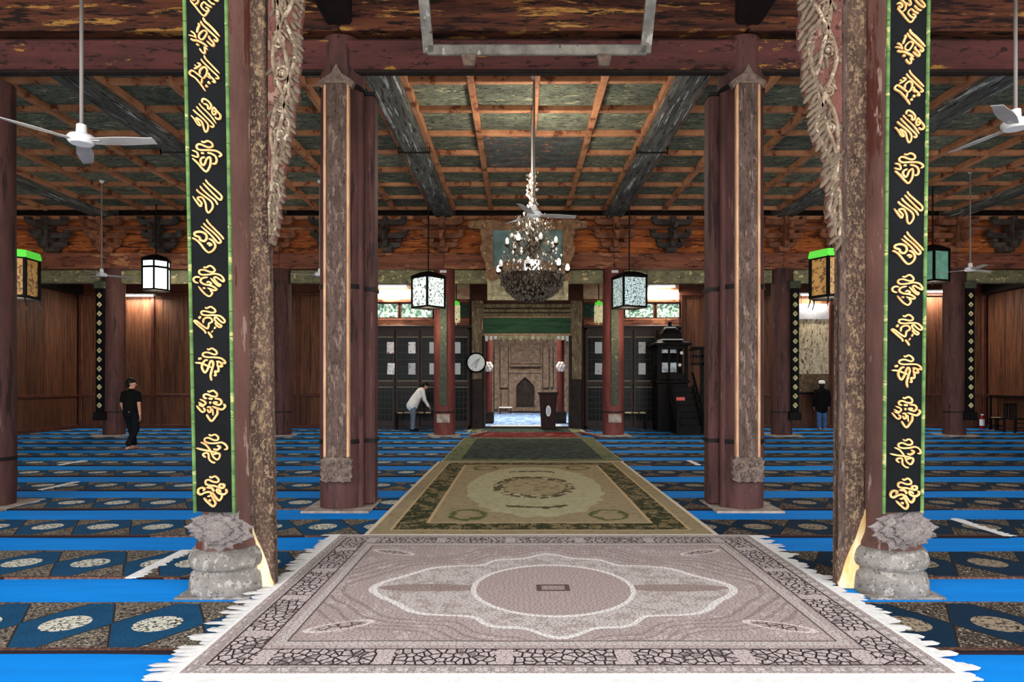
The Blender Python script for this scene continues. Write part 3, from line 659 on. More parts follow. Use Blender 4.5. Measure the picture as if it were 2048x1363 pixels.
g(C4, S, [([(370,85),(400,140),(500,240),(600,340),(628,385)],30),([(325,145),(360,190),(480,290),(580,400),(570,440),(530,430),(430,320),(285,195)],30),([(170,330),(200,290),(280,280),(350,310),(370,370),(330,420),(270,400),(250,360),(170,335)],38),([(400,380),(460,410),(500,480),(470,550),(400,590),(340,550),(260,450),(200,400),(145,375)],32),([(380,470),(400,450),(440,470),(400,490)],36)])
g(C4, S, [([(320,835),(360,845),(430,815),(490,860),(490,900),(430,910),(330,880),(265,890),(255,930),(300,955),(400,950),(500,935),(590,960),(635,1020),(625,1050),(570,1020),(510,985),(485,1010),(540,1080),(580,1100),(560,1125),(500,1080),(430,1000)],30),([(270,1000),(210,990),(165,1020),(180,1065),(240,1085)],30),([(390,990),(300,1010),(275,1060),(330,1100),(440,1120),(520,1170),(480,1190),(380,1155)],32),([(370,1080),(400,1060),(440,1090),(400,1110)],30),([(310,1155),(330,1160),(350,1165)],28),([(240,1135),(330,1240),(410,1285),(455,1230),(420,1190)],28)])
C5 = (365,600)
g(C5, S, [([(340,120),(370,135),(430,110),(490,150),(495,190),(440,200),(340,180),(285,190),(290,230),(360,245),(470,240),(570,250),(640,310),(635,350),(590,340),(510,270),(485,300),(530,360),(590,400),(570,425),(520,400),(490,350)],30),([(240,270),(255,280),(270,290)],52),([(310,370),(315,310),(370,280),(430,290),(450,340),(400,370),(390,420),(370,450),(300,410),(200,335),(170,345),(250,420),(330,490),(340,530)],30),([(380,500),(420,550),(445,595)],36),([(480,430),(490,435),(500,440)],48),([(440,490),(448,495),(455,500)],48)])
g(C5, S, [([(370,775),(400,790),(450,770),(510,810),(520,850),(480,865),(380,835),(310,850),(305,890),(370,910),(480,910),(580,920),(640,960),(650,1000),(600,985)],30),([(510,970),(580,990),(600,1050),(550,1050),(540,1130),(490,1130),(500,1190),(470,1190)],34),([(530,970),(530,1015),(530,1060)],26),([(230,940),(255,935),(280,930)],40),([(180,1000),(280,1010),(380,1050),(430,1070)],32),([(380,960),(340,960),(300,1010),(285,1070),(310,1130),(340,1150),(380,1090),(420,980),(450,970),(465,1020),(440,1110),(420,1200),(435,1280)],34)])
C6 = (370,765)
g(C6, S, [([(340,120),(370,135),(430,115),(485,160),(480,205),(410,205),(330,175),(280,190),(285,230),(330,245)],32),([(355,240),(388,245),(420,245)],38),([(365,310),(380,307),(395,305)],42),([(450,240),(530,250),(560,300),(520,340),(450,320),(440,300),(500,300)],34),([(590,320),(615,360),(570,410),(510,400),(410,365)],34),([(490,410),(490,480),(460,530),(400,600),(350,550),(320,495)],34),([(330,380),(380,380),(390,440),(360,460),(335,410)],30),([(415,400),(420,450),(425,510)],22),([(220,255),(290,290),(310,320),(270,350),(200,305)],26),([(200,340),(260,370),(280,350)],24),([(165,360),(230,440),(270,460),(300,430),(270,390)],26)])
g(C6, S, [([(350,805),(390,825),(450,805),(500,850),(490,890),(430,895),(340,860),(285,880),(290,920),(350,945),(460,945),(550,930),(620,970),(640,1030),(590,1040)],30),([(220,935),(290,965),(350,1030),(390,1100),(420,1170),(480,1210),(520,1160),(510,1110),(440,1120),(400,1130)],30),([(150,1030),(250,1055),(370,1075),(500,1100)],30),([(300,1180),(255,1140),(280,1110),(340,1115),(350,1200),(400,1250),(450,1260)],30),([(420,1035),(480,1050),(530,1010),(480,980)],36)])
g((370,860), S, [([(365,715),(400,730),(460,710),(510,760),(500,800),(430,800),(350,770),(305,790),(310,840),(370,860),(440,865),(520,890)],32),([(560,830),(600,850),(590,890),(540,890),(525,850),(560,830)],40),([(620,910),(640,960),(590,1000),(510,980),(480,940),(500,920),(550,960)],38),([(570,1000),(550,1070),(510,1100),(460,1050),(410,970)],36),([(320,895),(400,900),(440,960)],42),([(260,950),(290,920),(240,900),(190,930),(185,990),(230,1010),(300,975),(380,970),(390,1020),(330,1040)],34),([(270,1065),(340,1140),(420,1200),(460,1150),(430,1080),(400,1020)],36),([(350,1100),(370,1105),(390,1110)],42)])
GM = []
for o, s, strokes in G:       # one mesh per character, in metres, centred
    P = [(o[0]+a/s, o[1]+b/s) for st, _ in strokes for a, b in st]
    x0, x1 = min(p[0] for p in P), max(p[0] for p in P); y0, y1 = min(p[1] for p in P), max(p[1] for p in P)
    cx, cy = (x0+x1)/2, (y0+y1)/2; k = 4.75/F
    b = MB()
    for i, (st, wd) in enumerate(strokes):
        pts = [((o[0]+a/s-cx)*k, -(o[1]+q/s-cy)*k) for a, q in st]
        b.ribbon(catmull(pts, 5), wd/s*k*.87, -.007-.0006*i, .004)
    GM.append((b.mesh('character', M['gold']), cy))
def banner(xb, yb, xt, yt, hw, ys, label):
    z0 = .70; z1 = 5.0; hh = z1-z0; hw += .008
    lean = math.atan2(yb-yt, 4.3-z0); roll = math.atan2(xt-xb, 4.3-z0)
    t = thing('calligraphy_banner', (xb, yb, z0), label, 'banner', rot=(lean, roll, 0))
    L = hh
    bd = MB(); n = 10            # slightly convex board
    vs = []
    for i in range(n+1):
        a = -1+2*i/n; vs += [(a*hw, -.02*(1-a*a), 0), (a*hw, -.02*(1-a*a), L), (a*hw, .035, 0), (a*hw, .035, L)]
    fs = []
    for i in range(n):
        a = 4*i; b = a+4; fs += [(a, b, b+1, a+1), (a+2, a+3, b+3, b+2), (a, a+2, b+2, b), (a+1, b+1, b+3, a+3)]
    fs += [(0, 1, 3, 2), (4*n, 4*n+2, 4*n+3, 4*n+1)]
    bd.add(vs, fs).build('board', M['banner'], t, smooth=40)
    for s in (-1, 1):
        x = s*(hw+.01)
        tr = MB().cyl((x, 0, -.01), (x, 0, L), .0135, n=10).build('bamboo_trim', M['bamboo'], t, smooth=50)
        z = .12
        while z < L:
            MB().cyl((x, 0, z-.004), (x, 0, z+.004), .015, n=10).build('node', M['bamboo_node'], tr); z += random.uniform(.16, .27)
    for (me, cy), y in zip(GM, ys):
        # photo row -> height on the leaning board
        zz = (HY-y)/F; num = CH+yb*zz-z0; den = math.cos(lean)+math.sin(lean)*zz
        h = num/den
        obj('character', me, t, (0, -.021, h), None, (1, 1, 1.0))
    return t
cL = [G[i] for i in range(13)]
banner(-2.235, 4.78, -2.14, 4.44, .125, [2, 74, 149, 233, 314, 393, 472, 562, 644, 728, 810, 895, 980], 'black banner with thirteen gold characters and green bamboo trim, walking man\'s side')
banner(2.825, 4.78, 2.73, 4.55, .122, [16, 96, 177, 255, 338, 416, 496, 580, 660, 742, 823, 905, 985], 'black banner with thirteen gold characters and green bamboo trim, pulpit side')
# ------------------------------------------------------------------ second row of columns
def mid_column(x, y, side, label, bx, bh0, fw):
    t = thing('column', (x, y, 0), label, 'column')
    MB().lathe([(.285, .03), (.29, .3), (.29, 2), (.285, 4), (.28, 5.45), (.27, 5.5), (.29, 5.55), (.29, 5.95), (.25, 6.1)], 32, jit=.001).build('shaft', M['lacquer'], t, smooth=50)
    px = x+side*.36
    MB().cbox(side*.32-.09, side*.32+.09, .02, .26, .03, 5.45, .03).build('side_post', M['lacquer'], t)
    MB().cyl((side*.25, -.1, 0.03), (side*.25, -.1, 5.4), .055, n=12).build('roll_moulding', M['lacquer'], t, smooth=50)
    for z in (.86, 2.85, 5.42):
        MB().lathe([(.297, z), (.302, z+.02), (.297, z+.06)], 24).build('iron_band', M['iron'], t, smooth=50)
        MB().box(side*.32-.1, side*.32+.1, .0, .27, z, z+.05).build('iron_clip', M['iron'], t)
    MB().cbox(-.43, .43+0, -.40, .42, 0, .035, .01).build('plinth', M['plinth'], t)
    # couplet board on the face
    c = thing('couplet_board', (x+bx, y-.31, .5), 'weathered couplet board with arrow finial on the '+label, 'board')
    MB().cbox(-fw, fw, -.03, .03, .2, 4.93, .01).build('board', M['couplet'], c)
    for s in (-1, 1): MB().cbox(s*(fw+.012)-.016, s*(fw+.012)+.016, -.045, .03, .2, 4.93, .006).build('edge_strip', M['couplet_edge'], c)
    MB().prism([(-.19, 4.86), (-.23, 4.93), (-.17, 4.98), (-.07, 5.04), (0, 5.16), (.07, 5.04), (.17, 4.98), (.23, 4.93), (.19, 4.86), (.12, 4.92), (-.12, 4.92)], -.05, .02).build('finial', M['fretted'], c)
    f = []
    for k in range(40):
        a = 2*math.pi*k/40; r = 1+.07*math.sin(k*2.4)
        sx = max(-1, min(1, 1.3*math.cos(a))); sz = max(-1, min(1, 1.3*math.sin(a)))
        f.append((.195*sx*r, .05+.155*sz*r))
    MB().prism(f, -.05, .03).build('foot_ornament', M['fretted'], c)
    for k in range(20):
        MB().sph((random.uniform(-.16, .16), -.05, .05+random.uniform(-.12, .12)), random.uniform(.018, .035), 6, 4).build('boss', M['fretted'], c, smooth=60)
    return t
mid_column(-2.31, 8.55, 1, 'red-brown second column, walking man\'s side', .01, .6, .135)
mid_column(2.92, 8.55, -1, 'red-brown second column, pulpit side', -.02, .6, .125)
t = thing('column', (-7.02, 8.6, 0), 'plain red-brown column at the edge of the aisle beyond the walking man', 'column')
MB().lathe([(.30, .03), (.31, .3), (.31, 2), (.30, 4), (.30, 5.6)], 32, jit=.001).build('shaft', M['lacquer'], t, smooth=50)
MB().lathe([(.315, .62), (.32, .64), (.315, .67)], 24).build('iron_band', M['iron'], t, smooth=50)
MB().cbox(-.45, .45, -.45, .45, 0, .035, .01).build('plinth', M['plinth'], t)
# ------------------------------------------------------------------ third row of columns
def far_column(x, label, r=.31, mat='lacquer'):
    t = thing('column', (x, Y3, 0), label, 'column')
    MB().lathe([(r, .04), (r, 2.5), (r*.97, 5.13)], 28).build('shaft', M[mat], t, smooth=50)
    MB().cbox(-r*1.5, r*1.5, -r*1.5, r*1.5, 0, .045, .01).build('plinth', M['plinth'], t)
    MB().lathe([(r*1.02, .72), (r*1.02, .76)], 24).build('iron_band', M['iron'], t, smooth=50)
    return t
M['strip_green'] = mk('grey_green_text_strip', lin(76,80,66), lin(52,56,48), 8, (1,1,1), .85, .5, 30, flake=lin(112,112,90), fl=.6, fscale=8)
for x, nm in ((AX-BW, 'bookcase column by the bending man'), (AX+BW, 'column between lectern and pulpit')):
    t = far_column(x, 'brick-red '+nm, .325, 'lacquer_red')
    c = thing('couplet_strip', (x, Y3-.335, .0), 'narrow grey-green lettered strip on the brick-red '+nm, 'board')
    MB().cbox(-.115, .115, -.02, .02, .95, 4.3, .008).build('board', M['strip_green'], c)
    MB().cbox(-.2, .2, -.02, .03, .42, .68, .01).build('foot_plate', M['plinth'], c)
    MB().box(-.1, .1, -.03, .02, 4.98, 5.05).build('paper_slip', M['paper'], c)
for x, dx, lb in ((-12.5, -.22, 'outer far column behind the walking man'), (-7.34, -.24, 'second far column on the walking man\'s side'), (8.13, .27, 'far column beside the pale notice panel'), (13.47, .26, 'outer far column near the chair')):
    far_column(x, 'dark red-brown '+lb)
    c = thing('rosette_board', (x+dx, Y3-.35, 0), 'black board with gold rosettes fixed to the '+lb, 'board')
    MB().cbox(-.12, .12, -.025, .025, .75, 4.5, .01).build('board', M['banner'], c)
    MB().cbox(-.17, .17, -.05, .05, 4.5, 4.72, .02).build('cap', M['strip_green'], c)
    MB().cbox(-.19, .19, -.06, .06, .5, .75, .02).build('foot', M['black_wood'], c)
    if 'ros' not in M:
        M['ros'] = mk('dull_gold_rosette', lin(206,192,140), lin(150,140,100), 12, rough=.6)
        rb = MB()
        for a in range(4):
            ca, sa = math.cos(a*math.pi/2), math.sin(a*math.pi/2)
            rb.sph((.042*ca, 0, .05*sa), .034, 8, 5, (1, .4, 1))
        for a in range(4):
            ca, sa = math.cos(a*math.pi/2+.785), math.sin(a*math.pi/2+.785)
            rb.sph((.05*ca, 0, .055*sa), .016, 6, 4, (1, .5, 1))
        ROS = rb.mesh('rosette', M['ros'], 60)
    for k in range(13): obj('rosette', ROS, c, (0, -.03, .95+k*.278))
# ------------------------------------------------------------------ floor coverings
def slab(name, x0, x1, y0, y1, z0, z1, mat, parent=None, amp=.02, step=.35, loc=None, bulge=0, mats=None, seed=0):
    "thin textile with slightly wandering long edges; local origin at loc"
    rr = random.Random(seed); n = max(2, int((x1-x0)/step)); b = MB(); ny = 4
    f1, f2 = rr.uniform(.5, 1.3), rr.uniform(2, 3.4); p1, p2, p3, p4 = [rr.uniform(0, 6) for _ in range(4)]
    top = []; vs = []
    for i in range(n+1):
        x = x0+(x1-x0)*i/n
        a = y0+amp*(math.sin(x*f1+p1)+.5*math.sin(x*f2+p2)); c = y1+amp*(math.sin(x*f1*1.2+p3)+.5*math.sin(x*f2+p4))
        for j in range(ny+1):
            y = a+(c-a)*j/ny; z = z1+bulge*(math.sin(x*f2*1.3+p1+j)*.5+.5)*(1 if 0 < j < ny else .3); vs.append((x, y, z))
        vs.append((x, a, z0)); vs.append((x, c, z0))
    k = ny+3; fs = []
    for i in range(n):
        for j in range(ny): fs.append((i*k+j, (i+1)*k+j, (i+1)*k+j+1, i*k+j+1))
        fs.append((i*k+ny+1, (i+1)*k+ny+1, (i+1)*k, i*k)); fs.append((i*k+ny, (i+1)*k+ny, (i+1)*k+ny+2, i*k+ny+2))
        fs.append((i*k+ny+1, i*k+ny+2, (i+1)*k+ny+2, (i+1)*k+ny+1))
    fs.append(tuple(range(ny+1))+(ny+2, ny+1)); fs.append(tuple(n*k+j for j in range(ny+1))+(n*k+ny+2, n*k+ny+1))
    return b.add(vs, fs).build(name, mat, parent, loc, smooth=30)
def fringe(name, x, y0, y1, z, out, wmin, wmax, pitch, parent, seed=0, mat='fringe'):
    "tassels along an edge at x, pointing to x+out"
    rr = random.Random(seed); b = MB(); y = y0
    while y < y1:
        wv = pitch*rr.uniform(.7, 1.3); L = rr.uniform(wmin, wmax); dy = rr.uniform(-.5, .5)*wv
        b.add([(x, y, z+.006), (x, y+wv*1.15, z+.006), (x+out*L*.85, y+wv*1.0+dy, z+.004), (x+out*L, y+wv*.5+dy, z+.002), (x+out*L*.8, y+wv*.05+dy, z+.004),
               (x, y, z-.004), (x, y+wv*1.15, z-.004)], [(0, 1, 2, 3, 4), (0, 4, 3, 5), (1, 6, 3, 2)]); y += wv
    o = b.build(name, M[mat], parent); o['kind'] = 'stuff'; return o
P0, PER = 3.93, 1.475
DEPK = lambda k: max(.68, .90-.03*max(0, k))
ORD = ['zeroth', 'first', 'second', 'third', 'fourth', 'fifth', 'sixth', 'seventh', 'eighth', 'ninth', 'tenth', 'eleventh', 'twelfth']
breaks = {('L', 1): [-3.2], ('R', 2): [5.2], ('R', 6): [3.55], ('L', 4): [-7.2], ('L', 6): [-9.0], ('R', 5): [9.5], ('L', 9): [-5.0], ('R', 9): [6.5], ('R', 0): [5.6]}
for side in 'LR':
    x0, x1 = (XL+.1, -1.45) if side == 'L' else (2.0, XR-.1)
    who = 'on the walking man\'s side' if side == 'L' else 'on the pulpit side'
    for k in range(-1, 13):
        DEP = DEPK(k); ya = P0+k*PER+DEP; yb = P0+(k+1)*PER
        if k == 12: yb = YB-.15
        o = slab('carpet_strip', x0, x1, -.05, min(yb-ya, 1.0)+.05, 0, .006, M['blue'], None, .0, 1.2, (0, ya, 0), seed=k)
        tag(o, 'bright blue carpet strip, '+('in front of the nearest runner, ' if k < 0 else 'under the near stone base, ' if k == 0 else ORD[k]+' behind the near stone base, ')+who[7:], 'carpet', 'blue carpet strips '+who)
        if k < 0: continue
        xs_ = [x0]+breaks.get((side, k), [])+[x1]
        for j in range(len(xs_)-1):
            a, b = xs_[j], xs_[j+1]
            cx = (a+b)/2
            o = slab('prayer_runner', a-cx+.02, b-cx-.02, 0, DEP, .0062, .022, M['runner_teal' if side == 'L' else 'runner_darkened'], None, .022, .3, (cx, P0+k*PER, 0), .006, seed=k*7+j+(100 if side == 'R' else 0))
            tag(o, ('teal' if side == 'L' else 'shade-darkened')+' prayer runner'+(', rug-side piece' if len(xs_) > 2 and (j == 0) == (side == 'R') else ', wall-side piece' if len(xs_) > 2 else '')+(', in front of the near stone base, ' if k == 0 else ', '+ORD[k]+' row behind the stone base, ')+who[7:], 'rug', 'prayer runners '+who)
            if len(xs_) > 2:
                e = b-cx-.02 if j == 0 else a-cx+.02
                if j == 0: MB().box(e-.05, e+.012, 0, DEP, .02, .029).build('hem', M['fringe'], o)
                fringe('fringe', e, 0, DEP, .024, 1 if j == 0 else -1, .05, .1, .05, o, k)
# central rugs
def rug(name, x0, x1, y0, y1, mat, label, z0=.024, z1=.036, seed=0, amp=.015, bul=.008):
    cx, cy = (x0+x1)/2, (y0+y1)/2
    o = slab(name, x0-cx, x1-cx, y0-cy, y1-cy, z0, z1, M[mat], None, amp, .3, (cx, cy, 0), bul, seed=seed)
    return tag(o, label, 'rug')
ra = rug('medallion_rug', -1.90, 2.44, 3.575, 6.86, 'rug_a', 'large taupe medallion rug with white fringe between the near columns', .03, .042, 1, .002, .003)
fringe('fringe', -2.16, -1.70, 1.63, .032, -1, .09, .23, .065, ra, 3); fringe('fringe', 2.16, -1.70, 1.63, .032, 1, .09, .22, .065, ra, 4)
MB().box(-2.17, 2.17, -1.80, -1.64, .026, .0385).build('hem', M['fringe'], ra)
rug('beige_rug', -1.64, 2.12, 6.87, 13.26, 'rug_b', 'olive-beige rug with floral border behind the taupe medallion rug', .029, .037, 2, .004, .008)
rug('green_rug', -1.58, 2.16, 13.28, 19.0, 'rug_c', 'dark green rug with olive border beyond the beige rug', .029, .036, 3, .006, .01)
rug('red_rug', -1.25, 1.75, 19.15, 21.1, 'rug_d', 'dark red rug in front of the portal', .0, .03, 4, .02, .01)
rug('doorway_rug', -1.7, 2.2, 21.2, 22.95, 'rug_c', 'small dark green rug on the portal threshold', .0, .024, 5, .02, .006)
rug('chamber_carpet', -3.9, 4.5, 23.75, 35.1, 'rug_e', 'mottled pale blue carpet inside the rear chamber', .0, .012, 6, .0, .004)
tag(MB().cbox(-1.05, 1.6, 24.0, 24.7, .012, .03, .005).build('white_mat', M['fringe']), 'white mat on the chamber carpet behind the lectern', 'mat')
tag(MB().cbox(PX0, PX1, YB-.1, YB+.5, 0, .05, .01).build('threshold', M['black_wood']), 'dark threshold board under the portal', 'threshold')
# folded rug ends lying by the red column bases
for px, py, sgn, lb in ((921, 866, 1, 'beside the bookcase column'), (1215, 866, -1, 'beside the lectern column')):
    p = W(px, 872, 19.8); p.x += sgn*.32
    t = tag(MB().tube([(0, 0, .05), (sgn*.25, .5, .07), (sgn*.42, 1.3, .06)], [.05, .055, .05], 8, .8).build('rolled_mat', mk('pinkish_mat_'+lb.split()[2], lin(150,96,84), lin(110,66,58), 6)), 'narrow rolled pinkish mat lying '+lb, 'mat'); t.location = (p.x, 19.5, .0)
# ------------------------------------------------------------------ ceiling fans
def fan_meshes():
    rod = lambda L: MB().cyl((0,0,.1), (0,0,L), .018, n=10)
    motor = MB().lathe([(.02, .0), (.10, .0), (.125, .03), (.13, .055), (.11, .085), (.05, .10), (.045, .19), (.03, .2)], 20)
    bl = MB(); 
    vs = []
    for i in range(8):
        t = i/7; x = .12+t*.62; hw = .05+.025*math.sin(math.pi*min(1, t*1.1)); z = .03
        vs += [(x, -hw, z+.012), (x, hw, z-.012), (x, hw, z-.018), (x, -hw, z+.006)]
    fs = []
    for i in range(7):
        for k in range(4): fs.append((4*i+k, 4*i+4+k, 4*i+4+(k+1) % 4, 4*i+(k+1) % 4))
    fs += [(0, 1, 2, 3), (28, 29, 30, 31)]
    bl.add(vs, fs); bl.box(.08, .2, -.025, .025, .022, .034)
    canopy = MB().lathe([(.07, 0), (.06, -.05), (.03, -.09)], 14)
    return rod, motor.mesh('motor', M['white_metal'], 50), bl.mesh('blade', M['blade']), canopy.mesh('canopy', M['white_metal'], 50)
FROD, FMOT, FBL, FCAN = fan_meshes()
def fan(x, y, z, ztop, ang, label):
    t = thing('ceiling_fan', (x, y, z), label, 'fan', 'ceiling fans', rot=(0, 0, math.radians(ang)))
    obj('motor', FMOT, t)
    FROD(ztop-z).build('rod', M['grey_metal'], t, smooth=50)
    obj('canopy', FCAN, t, (0, 0, ztop-z))
    for k in range(3): obj('blade', FBL, t, None, (0, 0, k*2.0944))
fan(-4.37, 6.5, 4.03, 7.25, -1, 'white three-blade fan in front of the lintel over the walking man\'s aisle')
fan(4.97, 6.5, 4.18, 7.25, -18, 'white three-blade fan in front of the lintel over the pulpit aisle')
fan(.27, 11.2, 4.50, 6.94, 10, 'white three-blade fan hanging just in front of the chandelier')
fan(-10.9, 17.0, 4.42, 6.94, 35, 'small far white fan beside the hanging white lantern')
fan(-5.2, 17.0, 4.42, 6.94, 80, 'far white fan between second column and gilt post')
fan(11.26, 16.2, 4.42, 6.94, 20, 'far white fan above the outer rosette board near the chair')
# ------------------------------------------------------------------ chandelier
M['crystal'] = mk('smoky_crystal', lin(124,112,98), lin(44,38,34), 30, rough=.25, spec=.4)
M['crystal_white'] = mk('white_glass', (.9,.88,.82,1), (.8,.76,.68,1), 20, rough=.2)
M['bulb'] = emitter('lit_bulb', (1,.9,.72,1), 6)
M['bronze'] = mk('dark_bronze', lin(74,60,48), lin(44,36,30), 12, rough=.45, metal=.5)
cx, cy, cz = .27, 13.0, 3.22
t = thing('chandelier', (cx, cy, cz), 'large crystal chandelier with white lamps hanging before the plaque', 'chandelier')
MB().cyl((0,0,1.5), (0,0,3.68), .02, n=8).build('rod', M['grey_metal'], t)
MB().lathe([(.02, -.02), (.05, .0), (.03, .08), (.08, .2), (.05, .4), (.09, .7), (.05, .95), (.1, 1.15), (.04, 1.4), (.02, 1.6)], 16).build('stem', M['bronze'], t, smooth=50)
MB().lathe([(.03, .1), (.22, .13), (.42, .22), (.58, .38), (.64, .56), (.61, .57), (.52, .42), (.3, .28)], 28, jit=.012).build('bowl', M['bronze'], t)
MB().tube([(0, -.02, .05), (-.02, -.02, -.06), (-.16, -.04, -.10), (-.2, -.04, -.06)], [.014]*4, 6).build('hook', M['bronze'], t)
MB().lathe([(.14, .6), (.15, .62), (.15, .84), (.14, .86)], 20).build('lamp_drum', emitter('lit_white_drum', (1,.97,.9,1), 2.6), t, smooth=50)
for k in range(14):
    a = 2*math.pi*k/14+.1; up = k % 2; r = .72 if up == 0 else .5; z = .55 if up == 0 else 1.05
    c, s = math.cos(a), math.sin(a)
    arm_ = MB().tube([(.05*c, .05*s, z+.15), (.25*c, .25*s, z-.02), (.45*c*r/.6, .45*s*r/.6, z-.05), (r*c, r*s, z+.08)], [.014, .013, .012, .012], 6).build('arm', M['bronze'], t, smooth=60)
    MB().lathe([(.012, z+.07), (.05, z+.1), (.055, z+.12)], 10, (r*c, r*s, 0)).build('cup', M['bronze'], arm_)
    MB().lathe([(.02, z+.12), (.042, z+.16), (.036, z+.22), (.01, z+.26)], 10, (r*c, r*s, 0)).build('bulb', M['bulb'] if k % 3 == 0 else M['crystal_white'], arm_, smooth=60)
def crystals(n, fn, mat, s0, s1):
    b = MB()
    for _ in range(n):
        x, y, z = fn(); s = random.uniform(s0, s1)
        b.add([(x+s, y, z), (x-s, y, z), (x, y+s, z), (x, y-s, z), (x, y, z+s*1.2), (x, y, z-s*2)], [(0,2,4),(2,1,4),(1,3,4),(3,0,4),(2,0,5),(1,2,5),(3,1,5),(0,3,5)])
    o = b.build('crystals', mat, t); o['kind'] = 'stuff'
def shell():
    a = random.uniform(0, 6.283); z = random.uniform(.08, .60); r = .65*math.sqrt(max(.02, 1-((.60-z)/.55)**2))*random.uniform(.85, 1.04); return r*math.cos(a), r*math.sin(a), z
crystals(1100, shell, M['crystal'], .012, .03)
def cloud():
    a = random.uniform(0, 6.283); z = random.uniform(.6, 1.75); r = random.uniform(.05, .68-.3*abs(z-.8)); return r*math.cos(a), r*math.sin(a), z
crystals(110, cloud, M['crystal_white'], .012, .032); crystals(620, cloud, M['crystal'], .012, .03)
def chain():
    a = random.uniform(0, 6.283); z = random.uniform(1.6, 2.6); r = random.uniform(.02, .09+.06*math.sin(z*9)**2); return r*math.cos(a), r*math.sin(a), z
crystals(60, chain, M['crystal_white'], .012, .03); crystals(110, chain, M['crystal'], .012, .026)
pl = bpy.data.lights.new('chandelier_light', 'POINT'); pl.energy = 100; pl.shadow_soft_size = .35; pl.color = (1,.9,.76)
po = bpy.data.objects.new('chandelier_light', pl); COL.objects.link(po); po.parent = t; po.location = (0, -.7, 2.3)
# ------------------------------------------------------------------ lanterns
def lantern(x, y, z, wd, h, rot, mpanel, mframe, label, ztop, n=4, roof=None, hanging=True, tassels=0, mroof=None, watt=45, tier=0):
    t = thing('lantern', (x, y, z), label, 'lantern', rot=(0, 0, rot))
    R = wd/2/math.cos(math.pi/n)
    def ring(r, k): a = 2*math.pi*k/n+math.pi/n; return r*math.cos(a), r*math.sin(a)
    for k in range(n):
        a = ring(R, k); b = ring(R, k+1)
        MB().bar((a[0], a[1], -.03), (a[0], a[1], h+.03), .05, .05, (1,0,0)).build('corner_post', mframe, t)
        MB().bar((a[0], a[1], 0), (b[0], b[1], 0), .04, .05).build('rail', mframe, t); MB().bar((a[0], a[1], h), (b[0], b[1], h), .04, .05).build('rail', mframe, t)
        i = .97
        if tier: MB().bar((a[0], a[1], h*tier), (b[0], b[1], h*tier), .05, .06).build('rail', mframe, t)
        g_ = MB(); g_.bar((a[0]*i, a[1]*i, h/2), (b[0]*i, b[1]*i, h/2), .008, h-.04); g_.build('pane', mpanel, t)
    MB().lathe([(R*.98, -.025), (R*.98, .0)], n, square=0).build('floor_board', mframe, t).rotation_euler = (0, 0, 0)
    rf = mroof or mframe
    MB().lathe([(R*1.08, h), (R*1.12, h+.03), (R*1.05, h+(.14 if mroof else .06)), (R*.5, h+.16), (.04, h+.2)], n).build('roof', rf, t)
    if hanging:
        MB().cyl((0, 0, h+.15), (0, 0, ztop-z), .02, n=8).build('rod', M['iron'], t)
    for k in range(n):
        a = ring(R, k); 
        if tassels: MB().tube([(a[0], a[1], -.02), (a[0]*1.03, a[1]*1.03, -.1), (a[0]*1.12, a[1]*1.12, -.2)], [.015, .012, .008], 6).build('drop', M['iron'], t)
    MB().tube([(0, 0, -.02), (0, 0, -.12)], [.02, .008], 6).build('finial', mframe, t)
    if watt:
        l_ = bpy.data.lights.new('lantern_fill_light', 'POINT'); l_.energy = watt; l_.shadow_soft_size = .3; l_.color = (1,.84,.62)  # invisible point light added below the lantern to brighten beams and ceiling
        lo = bpy.data.objects.new('lantern_fill_light', l_); COL.objects.link(lo); lo.parent = t; lo.location = (0, 0, -.45)
    return t
def prt(name, c1, c2, e, sc=22, th=.5):
    m, nt, bs = _new(name); v = coords(nt); n = noise(nt, v, sc, 4, .7)
    c = ramp(nt, n, [(th, c1), (th+.04, c2)]); nt.links.new(c, bs.inputs['Base Color'])
    if e: nt.links.new(c, bs.inputs['Emission Color']); bs.inputs['Emission Strength'].default_value = e
    return m
M['lan_white'] = emitter('glowing_white_pane', (.95,1,1,1), 1.6)
M['lan_text'] = prt('white_green_lettered_pane', (.85,.9,.88,1), lin(46,84,62), .45, 16, .52)
M['lan_teal'] = prt('pale_teal_patterned_pane', lin(200,220,220), lin(48,60,56), .3, 26, .51)
M['lan_ochre'] = prt('ochre_crackled_pane', lin(190,142,76), lin(96,66,34), .12, 14, .52)
M['lan_green'] = mk('bright_green_valance', lin(96,214,70), None, rough=.5, emit=lin(96,214,70), estr=.3)  # valance emission stands in for lantern light coming through it
M['lan_green2'] = mk('dull_green_pane', lin(120,168,146), lin(84,128,108), 5, rough=.4, emit=lin(110,160,140), estr=.15)
lantern(-10.7, 19.2, 4.36, .66, .86, .35, M['lan_white'], M['black_wood'], 'glowing white lantern in a black frame above the walking man', 6.9, 6, tier=.76)
lantern(11.15, 17.5, 4.36, .52, .8, .3, M['lan_green2'], M['black_wood'], 'dull green glass lantern half behind the banner on the pulpit side', 6.9, 4)
lantern(-9.74, 12.5, 3.28, .72, .74, .1, M['lan_ochre'], M['black_wood'], 'ochre paned lantern with bright green valance beside the plain column', 6.9, 6, tassels=1, mroof=M['lan_green'])
lantern(6.02, 12.5, 3.28, .68, .74, .45, M['lan_ochre'], M['black_wood'], 'ochre paned lantern with bright green valance beside the gilt post', 6.9, 6, tassels=1, mroof=M['lan_green'])
lantern(-2.62, 18.9, 3.82, .66, .86, .85, M['lan_text'], M['black_wood'], 'square white lantern with green lettering before the bookcase column', 6.86, 4)
lantern(3.22, 18.9, 3.82, .72, .86, .30, M['lan_teal'], M['black_wood'], 'square pale teal patterned lantern before the lectern column', 6.86, 4)
M['lan_cream'] = prt('cream_lettered_pane', lin(222,214,170), lin(120,96,60), .2, 12, .56)
